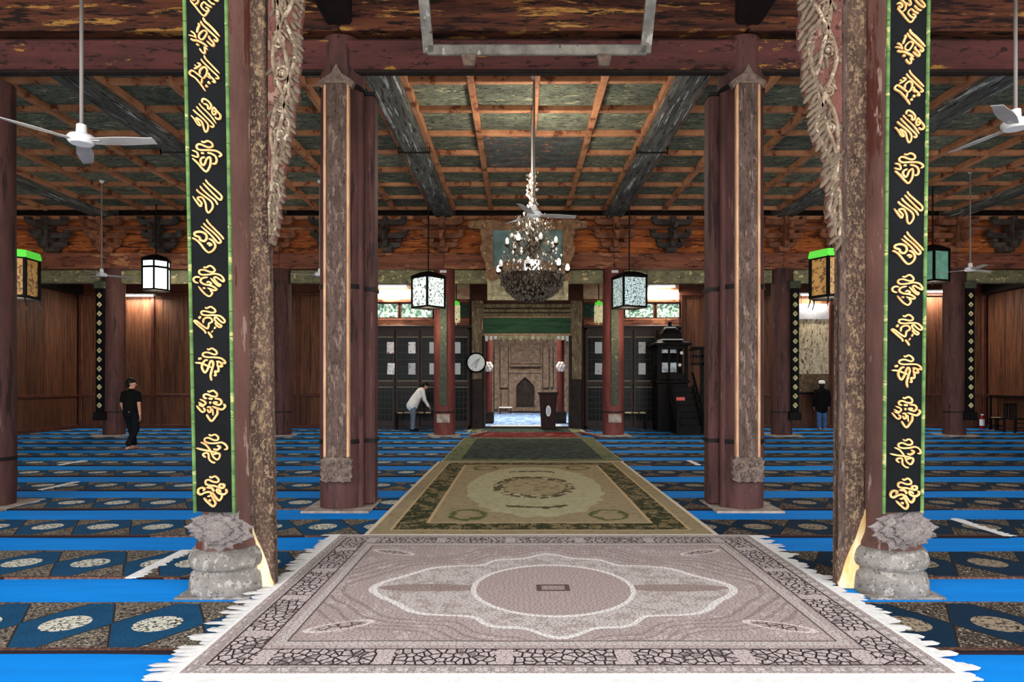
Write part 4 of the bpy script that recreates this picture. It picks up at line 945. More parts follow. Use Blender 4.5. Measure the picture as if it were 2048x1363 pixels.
lantern(2.74, 22.2, 3.72, .2, .52, .2, M['lan_cream'], M['lan_cream'], 'narrow cream lantern with green top behind the lectern column', 6.2, 4, mroof=M['lan_green'], watt=0)
lantern(-2.13, 22.2, 3.72, .2, .52, .2, M['lan_cream'], M['lan_cream'], 'narrow cream lantern with green top behind the bookcase column', 6.2, 4, mroof=M['lan_green'], watt=0)
# ------------------------------------------------------------------ wall lamps
def tube_lamp(x0, x1, z, power, label):
    t = thing('wall_lamp', ((x0+x1)/2, YB-.16, z), label, 'lamp')
    L = (x1-x0)/2
    MB().cbox(-L, L, -.03, .10, .03, .09, .01).build('housing', M['white_metal'], t)
    MB().cyl((-L+.03, -.02, .0), (L-.03, -.02, .0), .018, n=8).build('tube', emitter('lit_tube', (1,.97,.9,1), 14), t)
    for s in (-1, 1): MB().box(s*(L-.02)-.015, s*(L-.02)+.015, -.04, .0, -.02, .04).build('socket', M['white_metal'], t)
    al = bpy.data.lights.new('tube_light', 'AREA'); al.shape = 'RECTANGLE'; al.size = 2*L; al.size_y = .05; al.energy = power; al.color = (1,.9,.76)
    ao = bpy.data.objects.new('tube_light', al); COL.objects.link(ao); ao.parent = t; ao.location = (0, -.05, -.03); ao.rotation_euler = (math.radians(-12), 0, 0)
tube_lamp(-14.05, -12.95, 4.72, 60, 'lit tube lamp on the wall boards behind the walking man')
tube_lamp(14.3, 15.3, 4.86, 60, 'lit tube lamp on the wall beside the outer rosette board')
tube_lamp(-5.0, -3.95, 5.05, 60, 'lit tube lamp above the bookcase of the bending man')
tube_lamp(4.6, 5.6, 5.05, 70, 'lit tube lamp above the bookcase behind the pulpit')
tube_lamp(10.0, 10.9, 4.75, 50, 'lit tube lamp above the pale notice panel')
# ------------------------------------------------------------------ hanging frame near the lintel
p0 = W(858, 102, 7.6); p1 = W(1290, 98, 7.6)
t = thing('hanging_frame', ((p0.x+p1.x)/2, 7.6, p0.z-.05), 'empty weathered grey plaque frame hanging before the central lintel', 'frame', rot=(math.radians(14), 0, 0))
hw = (p1.x-p0.x)/2
MB().cbox(-hw-.02, hw+.02, -.04, .04, 0, .11, .012).build('bottom_rail', M['frame_grey'], t)
for s in (-1, 1): MB().bar((s*hw, 0, .02), (s*(hw+.07), 0, 1.05), .12, .08, (0,1,0)).build('side_rail', M['frame_grey'], t)
MB().cbox(-hw-.1, hw+.1, -.04, .04, 1.0, 1.12, .012).build('top_rail', M['frame_grey'], t)
for px in (938, 1208):
    x = (px-VX)*7.6/F-(p0.x+p1.x)/2
    MB().prism([(-.085, .0), (.085, .0), (.06, -.12), (-.06, -.12)], -.06, .04).build('support_block', M['fretted'], t, (x, 0, 0))
# ------------------------------------------------------------------ large plaque over the portal
M['plaque_teal'] = mk('faded_teal_plaque', lin(122,150,146), lin(92,112,106), 3, rough=.7, flake=lin(186,166,120), fl=.62, fscale=4, flake2=lin(150,86,54), fl2=.66)
M['plaque_frame'] = mk('carved_brown_plaque_frame', lin(156,120,88), lin(112,82,60), 6, rough=.75, bump=.7, bscale=22, flake=lin(196,168,126), fl=.6, fscale=8, flake2=lin(70,48,36), fl2=.62)
M['pale_carved'] = mk('pale_olive_carved_wood', lin(188,178,140), lin(138,126,96), 5, rough=.75, bump=.6, bscale=18, flake=lin(220,212,180), fl=.6, fscale=7, flake2=lin(84,74,54), fl2=.64)
YP = 19.35; c0 = W(1055, 600, YP)
t = thing('plaque', (c0.x, YP, c0.z), 'large carved plaque with teal panel tilted above the portal', 'plaque', rot=(math.radians(7), 0, 0))
def pp(px, py): q = W(px, py, YP); return (q.x-c0.x, (q.z-c0.z)*1.0)
outL = [(1055,448),(1030,450),(1005,446),(985,444),(960,444),(946,447),(938,452),(941,459),(957,460),(962,470),(966,483),(961,497),(964,512),(971,526),(973,540),(969,552),(972,562)]
inner = [(986,462),(1126,462),(1126,522),(986,522)]
half = [pp(*q) for q in outL]
right = [(-a, b) for a, b in half[::-1]]
# frame built as left and right cheeks, crest and apron round the panel
def mirror(poly, m, nm, y0, y1):
    MB().prism(poly, y0, y1).build(nm, m, t); MB().prism([(-a, b) for a, b in poly][::-1], y0, y1).build(nm, m, t)
ip = [pp(*q) for q in inner]
cheek = [pp(*q) for q in [(962,470),(966,483),(961,497),(964,512),(971,526),(973,540),(969,552),(972,562),(986,562),(986,462),(962,462)]]
mirror(cheek, M['plaque_frame'], 'cheek', -.10, .04)
crest = [pp(*q) for q in [(1055,448),(1030,452),(1005,447),(985,444),(960,444),(946,446),(938,451),(941,459),(957,461),(975,463),(1055,463)]]
mirror(crest, M['plaque_frame'], 'crest', -.12, .04)
for s in (-1, 1): MB().bar((s*1.56, .05, 2.3), (s*1.56, .75, 2.28), .05, .05).build('hanger', M['iron'], t)
for s in (-1, 1):
    a = pp(944, 453); MB().cyl((s*abs(a[0]), -.2, a[1]), (s*abs(a[0]), .04, a[1]), .1, n=14).build('scroll_end', M['plaque_frame'], t)
MB().box(ip[0][0]-.02, ip[1][0]+.02, -.02, .05, ip[2][1]-.3, ip[0][1]+.02).build('panel', M['plaque_teal'], t)
apron = [pp(*q) for q in [(970,560),(985,540),(1010,524),(1055,520),(1055,548),(1020,552),(1000,556),(985,562)]]
mirror(apron, M['plaque_frame'], 'apron', -.14, .03)
lb0 = pp(975, 600); lb1 = pp(1136, 545)
MB().box(lb0[0], lb1[0], -.03, .05, lb0[1], lb1[1]).build('lower_panel', M['pale_carved'], t)
for (a, b, c_, d) in ((975,984,545,600), (1127,1136,545,600), (984,1127,590,600)):
    q0 = pp(a, d); q1 = pp(b, c_); MB().cbox(q0[0], q1[0], -.10, .0, q0[1], q1[1], .02).build('lower_rail', M['pale_carved'], t)
for k in range(34):
    a = random.uniform(-1.05, 1.05); z = random.uniform(.12, .75)
    MB().sph((a, -.03, z), random.uniform(.04, .09), 7, 5, (1.3, .5, .9)).build('boss', M['pale_carved'], t, smooth=60)
# ------------------------------------------------------------------ portal
M['portal'] = mk('weathered_portal_wood', lin(142,124,96), lin(96,82,64), 4, (2,2,.5), .8, .7, 14, flake=lin(180,160,122), fl=.58, fscale=6, flake2=lin(50,40,32), fl2=.60)
M['portal_low'] = mk('dark_portal_wood', lin(54,44,38), lin(36,30,27), 4, rough=.7)
M['green_board'] = mk('green_inscription_board', lin(58,96,62), lin(36,64,44), 3, (.4,1,3), .6, .3, 20, flake=lin(92,124,78), fl=.62, fscale=4, fstretch=(.5,1,3))
t = thing('portal', ((PX0+PX1)/2, YB-.12, 0), 'weathered wooden portal with green inscription board into the rear chamber', 'portal')
pc = (PX0+PX1)/2; ph = (PX1-PX0)/2
for s in (-1, 1):
    a, b = sorted((s*ph, s*(ph+.42)))
    MB().cbox(a, b, -.14, .2, 1.75, 4.55, .03).build('post', M['portal'], t)
    MB().cbox(a, b, -.16, .2, 0, 1.75, .03).build('post_foot', M['portal_low'], t)
    MB().cbox(s*ph-.05, s*ph+.05, -.18, .22, 0, 3.3, .02).build('jamb', M['portal_low'], t)
MB().cbox(-ph-.1, ph+.1, -.18, .2, 3.98, 4.1, .02).cbox(-ph-.06, ph+.06, -.16, .2, 4.13, 4.25, .02).build('cornice', M['portal'], t)
MB().cbox(-ph-.3, ph+.3, -.25, .2, 4.28, 4.42, .03).build('ledge', M['portal'], t)
MB().cbox(-ph, ph, -.08, .1, 3.36, 3.98, .01).build('inscription_board', M['green_board'], t)
for z in (3.32, 3.94): MB().cbox(-ph-.02, ph+.02, -.13, .1, z, z+.06, .015).build('moulding', M['couplet_edge'], t)
for k in range(15):
    x = -ph+.1+k*(2*ph-.2)/14
    f = [(x-.1, 3.32), (x+.1, 3.32), (x+.09, 3.2), (x+.03, 3.14+.04*(k % 2)), (x, 3.08+.06*(k % 3)), (x-.04, 3.16), (x-.09, 3.2)]
    MB().prism(f, -.05, .05).build('valance_piece', M['pale_carved'], t)
for s in (-1, 1):
    for k in range(3): MB().cbox(s*(ph-.1-.16*k)-.05, s*(ph-.1-.16*k)+.05, -.07, .0, 3.12+.03*k, 3.3, .01).build('white_tag', M['paper'], t)
# rear chamber fittings
for px, lb in ((977, 'behind the clock'), (1121, 'behind the lectern')):
    p = W(px, 800, 26)
    t = thing('chamber_column', (p.x, 26, 0), 'slim pinkish-red chamber column '+lb, 'column')
    MB().lathe([(.15, .5), (.15, 3.4), (.14, 4.6), (.14, 5.6)], 20).build('shaft', M['lacquer_red'], t, smooth=50)
    MB().cbox(-.22, .22, -.22, .22, .012, .5, .04).build('pedestal', M['mihrab_dark'], t)
    f = thing('flower_ornament', (p.x, 25.8, 2.25), 'white flower ornament on the chamber column '+lb, 'ornament')
    for a in range(6): MB().sph((.11*math.cos(a*1.05), -.02, .11*math.sin(a*1.05)+.02), .09, 8, 6, (1, .5, 1.2)).build('petal', M['fringe'], f, smooth=60)
    MB().sph((0, -.05, .02), .06, 8, 6, (1, .6, 1)).build('heart', M['fringe'], f, smooth=60)
c0 = W(1050, 825, 35.2)
YM = 35.0; kx = YM/F
t = thing('mihrab', (c0.x, 35.18, 0), 'carved wooden prayer niche with pointed arch on the chamber back wall', 'niche')
def q(px, py): return ((px-1050)*kx, CH-(py-HY)*kx)
a0 = q(1031, 822); 
arch = [q(1031, 812), q(1031, 775), q(1035, 766), q(1042, 759), q(1050, 752), q(1058, 759), q(1065, 766), q(1070, 775), q(1070, 812)]
outer = [q(1020, 822), q(1020, 745), q(1081, 745), q(1081, 822)]
left = [q(1020, 822), q(1020, 746)]+[q(1050, 746)]+arch[4::-1]+[q(1031, 822)]
MB().prism(left, -.16, .02).build('surround', M['mihrab'], t)
right_ = [q(1081, 822), q(1081, 746)]+[q(1050, 746)]+arch[4:]+[q(1070, 822)]
MB().prism(right_, -.16, .02).build('surround', M['mihrab'], t)
MB().prism(arch, -.03, .015).build('niche_back', M['mihrab_dark'], t)
path = [(a, -.17, b) for a, b in arch]; MB().tube(path, .045, 8).build('arch_moulding', M['mihrab'], t, smooth=60)
inn = [q(1037, 812), q(1038, 790), q(1050, 778), q(1062, 790), q(1064, 812)]
MB().prism(inn, -.06, -.02).build('inner_panel', M['portal_low'], t)
for y0_, y1_ in ((728, 733), (740, 746)):
    u0 = q(1017, y1_); u1 = q(1084, y0_); MB().cbox(u0[0], u1[0], -.24, .02, u0[1], u1[1], .03).build('moulding', M['mihrab'], t)
u0 = q(1022, 727); u1 = q(1080, 688); MB().cbox(u0[0], u1[0], -.10, .02, u0[1], u1[1], .02).build('relief_panel', M['mihrab'], t)
for k in range(70):
    x = random.uniform(u0[0]+.1, u1[0]-.1); z = random.uniform(u0[1]+.08, u1[1]-.08); a = random.uniform(0, 6.28)
    pts = [(x+.09*(1-i/9)*math.cos(a+i*.8), -.11, z+.09*(1-i/9)*math.sin(a+i*.8)) for i in range(8)]
    MB().tube(pts, .016, 5).build('scroll', M['mihrab'], t, smooth=60)
for (px0, px1, py0, py1) in ((1000,1016,692,775),(1002,1015,780,818),(1086,1098,692,775),(1101,1106,692,775),(1087,1100,780,818),(988,997,692,818),(1017,1021,690,822),(1081,1085,690,822)):
    u = q(px0, py1); v = q(px1, py0); MB().cbox(u[0], v[0], -.16, .02, u[1], v[1], .03).build('side_panel', M['mihrab'], t)
MB().cbox(*[q(1028, 822)[0], q(1074, 822)[0]], -.3, .0, .012, .1, .02).build('step', M['portal_low'], t)
p = W(1011, 815, 33.8)
t = thing('low_bench', (p.x, 33.9, .012), 'small low bench with pale top beside the prayer niche', 'bench')
MB().cbox(-.34, .34, -.15, .15, .30, .36, .01).build('seat', M['paper'], t)
for s in (-1, 1):
    for r in (-1, 1): MB().cbox(s*.28-.03, s*.28+.03, r*.1-.03, r*.1+.03, 0, .3, .005).build('leg', M['portal_low'], t)
for x, y, e in ((.3, 29.5, 360), (.3, 25.2, 120)):  # unseen lamps added to brighten the rear chamber
    t = thing('added_chamber_lamp', (x, y, 5.2), 'added round ceiling lamp brightening the rear chamber, '+('over the carpet' if y > 27 else 'just behind the portal'), 'lamp')
    MB().cyl((0, 0, .1), (0, 0, .4), .02, n=8).build('rod', M['iron'], t); MB().lathe([(.05, .12), (.3, .08), (.32, .0), (.28, -.03), (.02, -.05)], 20).build('shade', emitter('lit_shade', (1,.95,.85,1), 3), t, smooth=50)
    al = bpy.data.lights.new('chamber_fill_light', 'AREA'); al.shape = 'DISK'; al.size = .6; al.energy = e; al.color = (1,.92,.8)
    ao = bpy.data.objects.new('chamber_fill_light', al); COL.objects.link(ao); ao.parent = t; ao.location = (0, 0, -.08)
# ------------------------------------------------------------------ clock and lectern
p = W(953, 725, 22.95)
t = thing('wall_clock', (p.x, 22.80, p.z), 'round clock with white dial and black rim on the portal post', 'clock', rot=(math.pi/2, 0, 0))
MB().lathe([(.33, -.08), (.36, -.04), (.36, .03), (.31, .05), (.30, .03)], 32).build('rim', M['black_wood'], t, smooth=40)
MB().lathe([(.305, .0), (.305, .035)], 32).build('dial', mk('white_dial', (.85,.88,.85,1), None, rough=.5), t)
M['dial_green'] = mk('green_print', lin(96,128,88), None)
for x0_, x1_, b_ in ((-.12, .1, .16), (-.02, .16, .2), (-.18, .02, .12)): MB().bar((x0_, -b_, .037), (x1_, b_, .037), .014, .004).build('printed_stroke', M['dial_green'], t)
for a in range(12): MB().bar((.25*math.cos(a*.5236), .25*math.sin(a*.5236), .037), (.285*math.cos(a*.5236), .285*math.sin(a*.5236), .037), .012, .003).build('tick', M['dial_green'], t)
MB().bar((0, 0, .042), (.1, .12, .042), .016, .004).bar((0, 0, .045), (-.03, -.2, .045), .012, .004).build('hands', M['black_wood'], t)
p = W(1096, 857, 22.95)
M['lectern'] = mk('dark_brown_lectern_wood', lin(52,34,32), lin(36,25,24), 3, (2,2,.5), .6, spec=.08)
t = thing('lectern', (p.x, 22.85, .03), 'dark brown tapered lectern with white oval emblem in the portal', 'lectern')
MB().prism([(-.24, 0), (.24, 0), (.31, 1.2), (-.31, 1.2)], -.2, .2).build('body', M['lectern'], t)
MB().cbox(-.36, .36, -.25, .25, 1.2, 1.28, .015).build('top', M['lectern'], t)
MB().cbox(-.27, .27, -.23, .23, 0, .06, .01).build('base', M['lectern'], t)
MB().prism([(.085*math.cos(a*.2618), .62+.19*math.sin(a*.2618)) for a in range(24)], -.212, -.2).build('emblem', M['paper'], t)
MB().prism([(.06*math.cos(a*.2618), .62+.15*math.sin(a*.2618)) for a in range(24)], -.216, -.21).build('emblem_print', mk('grey_print', lin(176,182,190), None), t)
# ------------------------------------------------------------------ bookcases with glazed doors
M['case_glass'] = mk('dark_door_glass', lin(22,26,25), lin(14,17,17), 3, rough=.3, spec=.08)
M['muntin'] = mk('dark_muntin', lin(58,56,50), None, rough=.5)
M['book_pale'] = mk('pale_book', lin(206,190,150), lin(160,140,104), 8, rough=.8, rndv=.3)
def bookcase(x0, x1, nd, label):
    t = thing('bookcase', (x0, YB-.02, 0), label, 'bookcase'); wd = x1-x0; D = -.36
    MB().box(0, .06, D, 0, 0, 3.62).box(wd-.06, wd, D, 0, 0, 3.62).box(0, wd, D, 0, 3.5, 3.62).box(0, wd, D, 0, 0, .1).box(0, wd, -.03, 0, .1, 3.5).build('carcass', M['dark_wood'], t)
    MB().cbox(-.05, wd+.05, D-.06, 0, 3.56, 3.66, .02).build('cornice', M['dark_wood'], t)
    for z in (.75, 1.35, 1.62, 2.05, 2.55, 3.2):
        MB().box(.06, wd-.06, D+.06, -.03, z, z+.03).build('shelf', M['shelf_light'], t)
    dw = wd/nd
    for i in range(nd):
        d = MB(); a, b = i*dw+.015, (i+1)*dw-.015
        d.box(a, a+.08, D-.04, D, .1, 3.5).box(b-.08, b, D-.04, D, .1, 3.5).box(a+.08, b-.08, D-.036, D, 3.26, 3.49).box(a+.08, b-.08, D-.036, D, .11, .3).box(a+.08, b-.08, D-.036, D, 1.55, 1.7)
        do = d.build('door', M['dark_wood'], t)
        MB().box(a+.08, b-.08, D-.02, D-.012, 1.7, 3.26).build('pane', M['case_glass'], do)
        MB().box(a+.08, b-.08, D-.02, D-.012, .3, 1.55).build('pane', M['case_glass'], do)
        g_ = MB()
        for z in [.3+k*.21 for k in range(1, 6)]+[1.95, 2.2, 2.45, 2.7, 2.95]: g_.box(a+.08, b-.08, D-.03, D-.01, z-.008, z+.008)
        for k in range(1, 5): g_.box(a+.08+k*(dw-.19)/5-.006, a+.08+k*(dw-.19)/5+.006, D-.028, D-.01, .3, 1.55)
        for k in (1, 4): g_.box(a+.08+k*(dw-.19)/5-.006, a+.08+k*(dw-.19)/5+.006, D-.028, D-.01, 1.7, 3.26)
        g_.build('muntins', M['muntin'], do)
        MB().box(a+.06, b-.06, D-.05, D-.03, 3.22, 3.26).build('pale_rail', M['shelf_light'], do)
        MB().box(a+.06, b-.06, D-.05, D-.03, 1.68, 1.72).build('pale_rail', M['shelf_light'], do)
        MB().box(a+.06, b-.06, D-.05, D-.03, 1.46, 1.50).build('pale_rail', M['shelf_light'], do)
        MB().cyl((b-.05, D-.06, 1.9), (b-.05, D-.06, 2.05), .012, n=6).build('handle', M['muntin'], do)
    return t
bookcase(-5.22, -1.72, 4, 'dark glazed bookcase behind the bending man')
bookcase(2.36, 5.72, 4, 'dark glazed bookcase behind the pulpit')
def paper(px, py, tilt, mat, label):
    p = W(px, py, 22.86); o = MB().box(-.125, .125, -.003, .003, -.2, .2).build('paper_sheet', mat); o.location = (p.x, 22.855, p.z); o.rotation_euler = (0, tilt, 0)
    tag(o, label, 'paper', 'papers taped to the bookcase doors')
pr = prt('red_printed_paper', (.82,.8,.78,1), lin(176,60,58), 0, 14, .56); pk = prt('black_printed_paper', (.82,.82,.8,1), lin(40,38,40), 0, 16, .57); pg = prt('grey_printed_paper', lin(186,186,186), lin(112,112,114), 0, 12, .57); pw = mk('blank_pale_paper', lin(190,196,194), None)
paper(781, 695, 0, pr, 'white sheet with red print on the upper bookcase door next to the second column')
paper(824, 695, 0, pk, 'white sheet with black marks on the upper bookcase door above the bending man')
paper(866, 695, 0, pw, 'blank pale sheet half behind the bookcase column, upper row')
paper(914, 695, 0, pw, 'blank pale sheet on the bookcase door next to the clock, upper row')
paper(782, 737, .05, pk, 'white sheet with a dark block on the lower bookcase door next to the second column')
paper(824, 737, 0, pg, 'grey printed sheet on the lower bookcase door above the bending man')
paper(866, 737, 0, pw, 'blank pale sheet half behind the bookcase column, lower row')
paper(914, 737, 0, pw, 'blank pale sheet on the bookcase door next to the clock, lower row')
paper(1197, 695, 0, pw, 'blank grey sheet on the bookcase door next to the portal, upper row')
paper(1197, 737, .03, pg, 'pale sheet with a faint print next to the portal, lower row')
paper(1284, 695, 0, pg, 'grey printed sheet on the bookcase door next to the pulpit, upper row')
paper(1284, 737, 0, pw, 'plain grey sheet on the bookcase door next to the pulpit, lower row')
def table(x0, x1, y, label, nb, lbb):
    t = thing('low_table', ((x0+x1)/2, y, .018), label, 'table'); L = (x1-x0)/2
    MB().cbox(-L, L, -.22, .22, .52, .57, .01).build('tabletop', M['black_wood'], t)
    for s in (-1, 1):
        for r in (-1, 1): MB().cbox(s*(L-.06)-.03, s*(L-.06)+.03, r*.17-.03, r*.17+.03, .006, .52, .005).build('leg', M['black_wood'], t)
    x = x0+.1; k = 0
    while x < x1-.25:
        wv = random.uniform(.14, .24); h = random.uniform(.02, .06)
        o = MB().cbox(0, wv, -.1, .1, 0, h, .004).build('book', M['book_pale']); o.location = (x, y+random.uniform(-.08, .02), .5885); o.rotation_euler = (0, 0, random.uniform(-.15, .15))
        tag(o, lbb, 'book', lbb); x += wv+random.uniform(.03, .1)
table(-4.25, -2.75, 22.35, 'low black table the man bends over', 6, 'pale book lying on the low table before the bending man')
table(3.3, 4.42, 22.35, 'low black table between lectern column and pulpit', 6, 'pale book lying on the low table beside the pulpit')
# ------------------------------------------------------------------ pulpit with stairs
M['pulpit_reflection'] = mk('pale_roof_reflection', lin(186,186,186), None, rough=.3)  # pale colour stands in for white reflections along the roof cap edges
t = thing('pulpit', (5.12, 22.0, 0), 'black wooden pulpit tower with roof and stairs beside the bookcase', 'pulpit')
bw_ = M['black_wood']
MB().cbox(-.5, .5, -.42, .42, .0, 1.62, .02).build('tower_base', bw_, t)
MB().cbox(-.56, .56, -.48, .48, 1.62, 1.72, .02).build('platform', bw_, t)
for sx in (-1, 1):
    for sy in (-1, 1): MB().cbox(sx*.46-.05, sx*.46+.05, sy*.38-.05, sy*.38+.05, 1.7, 2.9, .01).build('corner_post', bw_, t)
for k in range(3):
    MB().cbox(-.42+k*.28, -.36+k*.28, -.42, -.38, 1.9, 2.8, .005).build('lattice_bar', bw_, t)
MB().cbox(-.46, .46, -.41, -.37, 1.74, 1.95, .005).build('front_rail', bw_, t); MB().cbox(-.46, .46, -.41, -.37, 2.76, 2.9, .005).build('front_rail', bw_, t)
MB().cbox(-.46, .46, .36, .40, 1.74, 2.9, .005).build('back_panel', bw_, t)
M['pulpit_glass'] = mk('pale_reflecting_glass', lin(160,170,172), lin(70,76,80), 6, rough=.1)
for k in (0, 1):
    MB().box(-.36+k*.28, -.15+k*.28, -.395, -.385, 1.98, 2.3).build('pane', M['pulpit_glass'], t); MB().box(-.36+k*.28, -.15+k*.28, -.395, -.385, 2.62, 2.74).build('pane', M['pulpit_glass'], t)
MB().lathe([(.86, 2.88), (.84, 2.95), (.5, 3.06)], 4).build('eave', bw_, t)
rf = MB().lathe([(.46, 3.06), (.47, 3.14), (.44, 3.28), (.34, 3.42), (.2, 3.48), (.13, 3.5)], 4).build('roof_cap', bw_, t)
for z, r in ((3.05, .5), (3.47, .23)): MB().lathe([(r, z), (r+.015, z+.02), (r, z+.045)], 4).build('reflection_rim', M['pulpit_reflection'], t)
MB().lathe([(.08, 3.48), (.07, 3.6), (.08, 3.68)], 4).build('finial', bw_, t)
for k in range(7):   # stairs towards the room
    MB().cbox(-.12, .62, -.62-k*.17, -.40-k*.17, 0, 1.5-k*.2, .01).build('step', bw_, t)
for sx in (-.16, .66):
    MB().bar((sx, -.42, 1.95), (sx, -1.75, .55), .05, .08).build('handrail', bw_, t); MB().bar((sx, -.42, 1.5), (sx, -1.75, .1), .05, .14).build('stringer', bw_, t)
    MB().cbox(sx-.04, sx+.04, -1.8, -1.72, 0, .75, .01).build('newel', bw_, t)
    for k in range(5): MB().box(sx-.015, sx+.015, -.6-k*.25, -.57-k*.25, 1.3-k*.26, 1.8-k*.26).build('baluster', bw_, t)
MB().cbox(.72, .82, -1.2, -1.1, .0, 2.75, .01).build('canopy_post', bw_, t)
for z in (2.2, 2.45, 2.72): MB().cbox(.4, .95, -1.2, -1.1, z, z+.07, .01).build('canopy_rail', bw_, t)
for z in (2.72,): MB().cbox(.72, .8, -1.15, .3, z, z+.07, .01).build('canopy_rail', bw_, t)
for k in range(4): MB().cbox(.48+k*.09, .5+k*.09, -1.17, -1.13, 2.25, 2.72, .003).build('canopy_slat', bw_, t)
MB().cbox(-.02, .26, -.99, -.97, 1.06, 1.17, .003).build('red_tag', mk('red_paper_tag', lin(200,86,80), None), t)
for q_ in ((.28, -.48, 2.62), (.22, -.48, 2.22)):
    MB().sph(q_, .06, 8, 6).build('lamp_knob', M['fringe'], t)
# ------------------------------------------------------------------ notice panel
def notice_mat():
    return mk('pale_worn_notice', lin(206,190,160), lin(160,142,114), 5, (2,2,.6), .6, .4, 20, flake=lin(66,52,40), fl=.56, fscale=7, fstretch=(2,2,.9))
t = thing('notice_panel', (10.49, YB-.07, 0), 'pale worn notice panel on the back wall above the standing person', 'panel')
MB().box(-.58, .58, -.03, .03, 1.95, 3.9).build('sheet', notice_mat(), t)
MB().box(-.58, .58, -.035, .03, 1.3, 1.95).build('lower_sheet', mk('dark_speckled_sheet', lin(110,90,66), lin(60,48,36), 16, rough=.8, flake=lin(170,150,114), fl=.6, fscale=14), t)
MB().box(-.58, .58, -.05, -.02, 3.9, 4.45).build('blind', mk('grey_blind', lin(170,172,178), lin(140,142,148), 3), t)
for a, b in ((-.66, -.58), (.58, .66)): MB().cbox(a, b, -.06, .03, 1.25, 4.5, .01).build('stile', M['wall_rail'], t)
MB().cbox(-.66, .66, -.06, .03, 1.22, 1.3, .01).build('bottom_rail', M['black_wood'], t)
# ------------------------------------------------------------------ chair, stool box, extinguisher
t = thing('chair', (16.15, 21.35, .008), 'dark wooden chair with slatted back by the side wall', 'chair', rot=(0, 0, .1))
for sx in (-1, 1):
    MB().cbox(sx*.2-.025, sx*.2+.025, -.02, .03, 0, .95, .006).build('back_leg', bw_, t)
    MB().cbox(sx*.2-.025, sx*.2+.025, -.42, -.37, 0, .44, .006).build('front_leg', bw_, t)
MB().cbox(-.24, .24, -.44, .02, .43, .48, .01).build('seat', bw_, t)
MB().cbox(-.24, .24, -.01, .03, .88, .96, .01).build('top_rail', bw_, t)
for x in (-.1, 0, .1): MB().cbox(x-.03, x+.03, .0, .02, .48, .9, .004).build('back_slat', bw_, t)
for z in (.16, .3): MB().cbox(-.2, .2, -.41, -.38, z, z+.03, .004).build('stretcher', bw_, t)
t = thing('stool', (16.3, 22.15, .008), 'small dark stool beside the chair', 'stool')
MB().cbox(-.17, .17, -.17, .17, .38, .43, .01).build('seat', bw_, t)
for sx in (-1, 1):
    for sy in (-1, 1): MB().cbox(sx*.14-.02, sx*.14+.02, sy*.14-.02, sy*.14+.02, 0, .38, .005).build('leg', bw_, t)
MB().cbox(-.15, .15, -.15, .15, .15, .18, .005).build('lower_shelf', bw_, t)
o = MB().cbox(-.12, .12, -.08, .08, 0, .03, .005).build('book', M['book_pale']); o.location = (16.28, 22.15, .438); tag(o, 'pale book lying on the small dark stool', 'book')
t = thing('fire_extinguisher', (16.33, 22.9, .008), 'dark red fire extinguisher with white label on the floor by the back wall', 'fire extinguisher')
red = mk('dark_red_enamel', lin(130,22,24), None, rough=.35)
MB().lathe([(.07, 0), (.075, .02), (.075, .36), (.06, .42), (.025, .45), (.025, .48)], 16).build('cylinder', red, t, smooth=50)
MB().lathe([(.0765, .12), (.0765, .34)], 16).build('label', M['paper'], t, smooth=50)
MB().cbox(-.015, .015, -.07, .05, .48, .52, .004).build('lever', M['white_metal'], t)
MB().tube([(.02, 0, .46), (.09, -.02, .44), (.095, -.02, .2)], .01, 6).build('hose', M['black_wood'], t)
# dark bench frame along the side wall by the chair
t = thing('wall_bench', (16.62, 21.6, 0), 'dark low table frame against the side wall behind the chair', 'table')
MB().cbox(-.14, .14, -1.5, 1.2, 1.16, 1.2, .01).build('tabletop', bw_, t)
for y in (-1.45, 1.15): MB().cbox(-.12, -.06, y-.03, y+.03, .0, 1.16, .01).build('leg', bw_, t)
# ------------------------------------------------------------------ people
def blob(caps, voxel, smooth_it=3):
    "union of tapered capsules -> one continuous surface"
    b = MB()
    for c in caps:
        if c[0] == 's': b.sph(c[1], 1, 14, 10, c[2])
        else:
            p, q_, r0, r1 = c[1:5]; p = Vector(p); q_ = Vector(q_); fl = c[5] if len(c) > 5 else 1
            n = 5; b.tube([p.lerp(q_, i/n) for i in range(n+1)], [r0+(r1-r0)*i/n for i in range(n+1)], 12, fl, True, c[6] if len(c) > 6 else None)
            if fl == 1: b.sph(p, r0, 12, 8); b.sph(q_, r1, 12, 8)
    me = bpy.data.meshes.new('blob'); me.from_pydata(b.v, [], b.f); me.update()
    bm = bmesh.new(); bm.from_mesh(me); bmesh.ops.recalc_face_normals(bm, faces=bm.faces[:]); bm.to_mesh(me); bm.free()
    o = bpy.data.objects.new('blob', me); COL.objects.link(o)
    m = o.modifiers.new('r', 'REMESH'); m.mode = 'VOXEL'; m.voxel_size = voxel; m.use_smooth_shade = True
    s = o.modifiers.new('s', 'SMOOTH'); s.factor = .5; s.iterations = smooth_it
    dg = bpy.context.evaluated_depsgraph_get(); out = bpy.data.meshes.new_from_object(o.evaluated_get(dg))
    bpy.data.objects.remove(o); return out
def C(p, q_, r0, r1, *a): return ('c', p, q_, r0, r1)+a
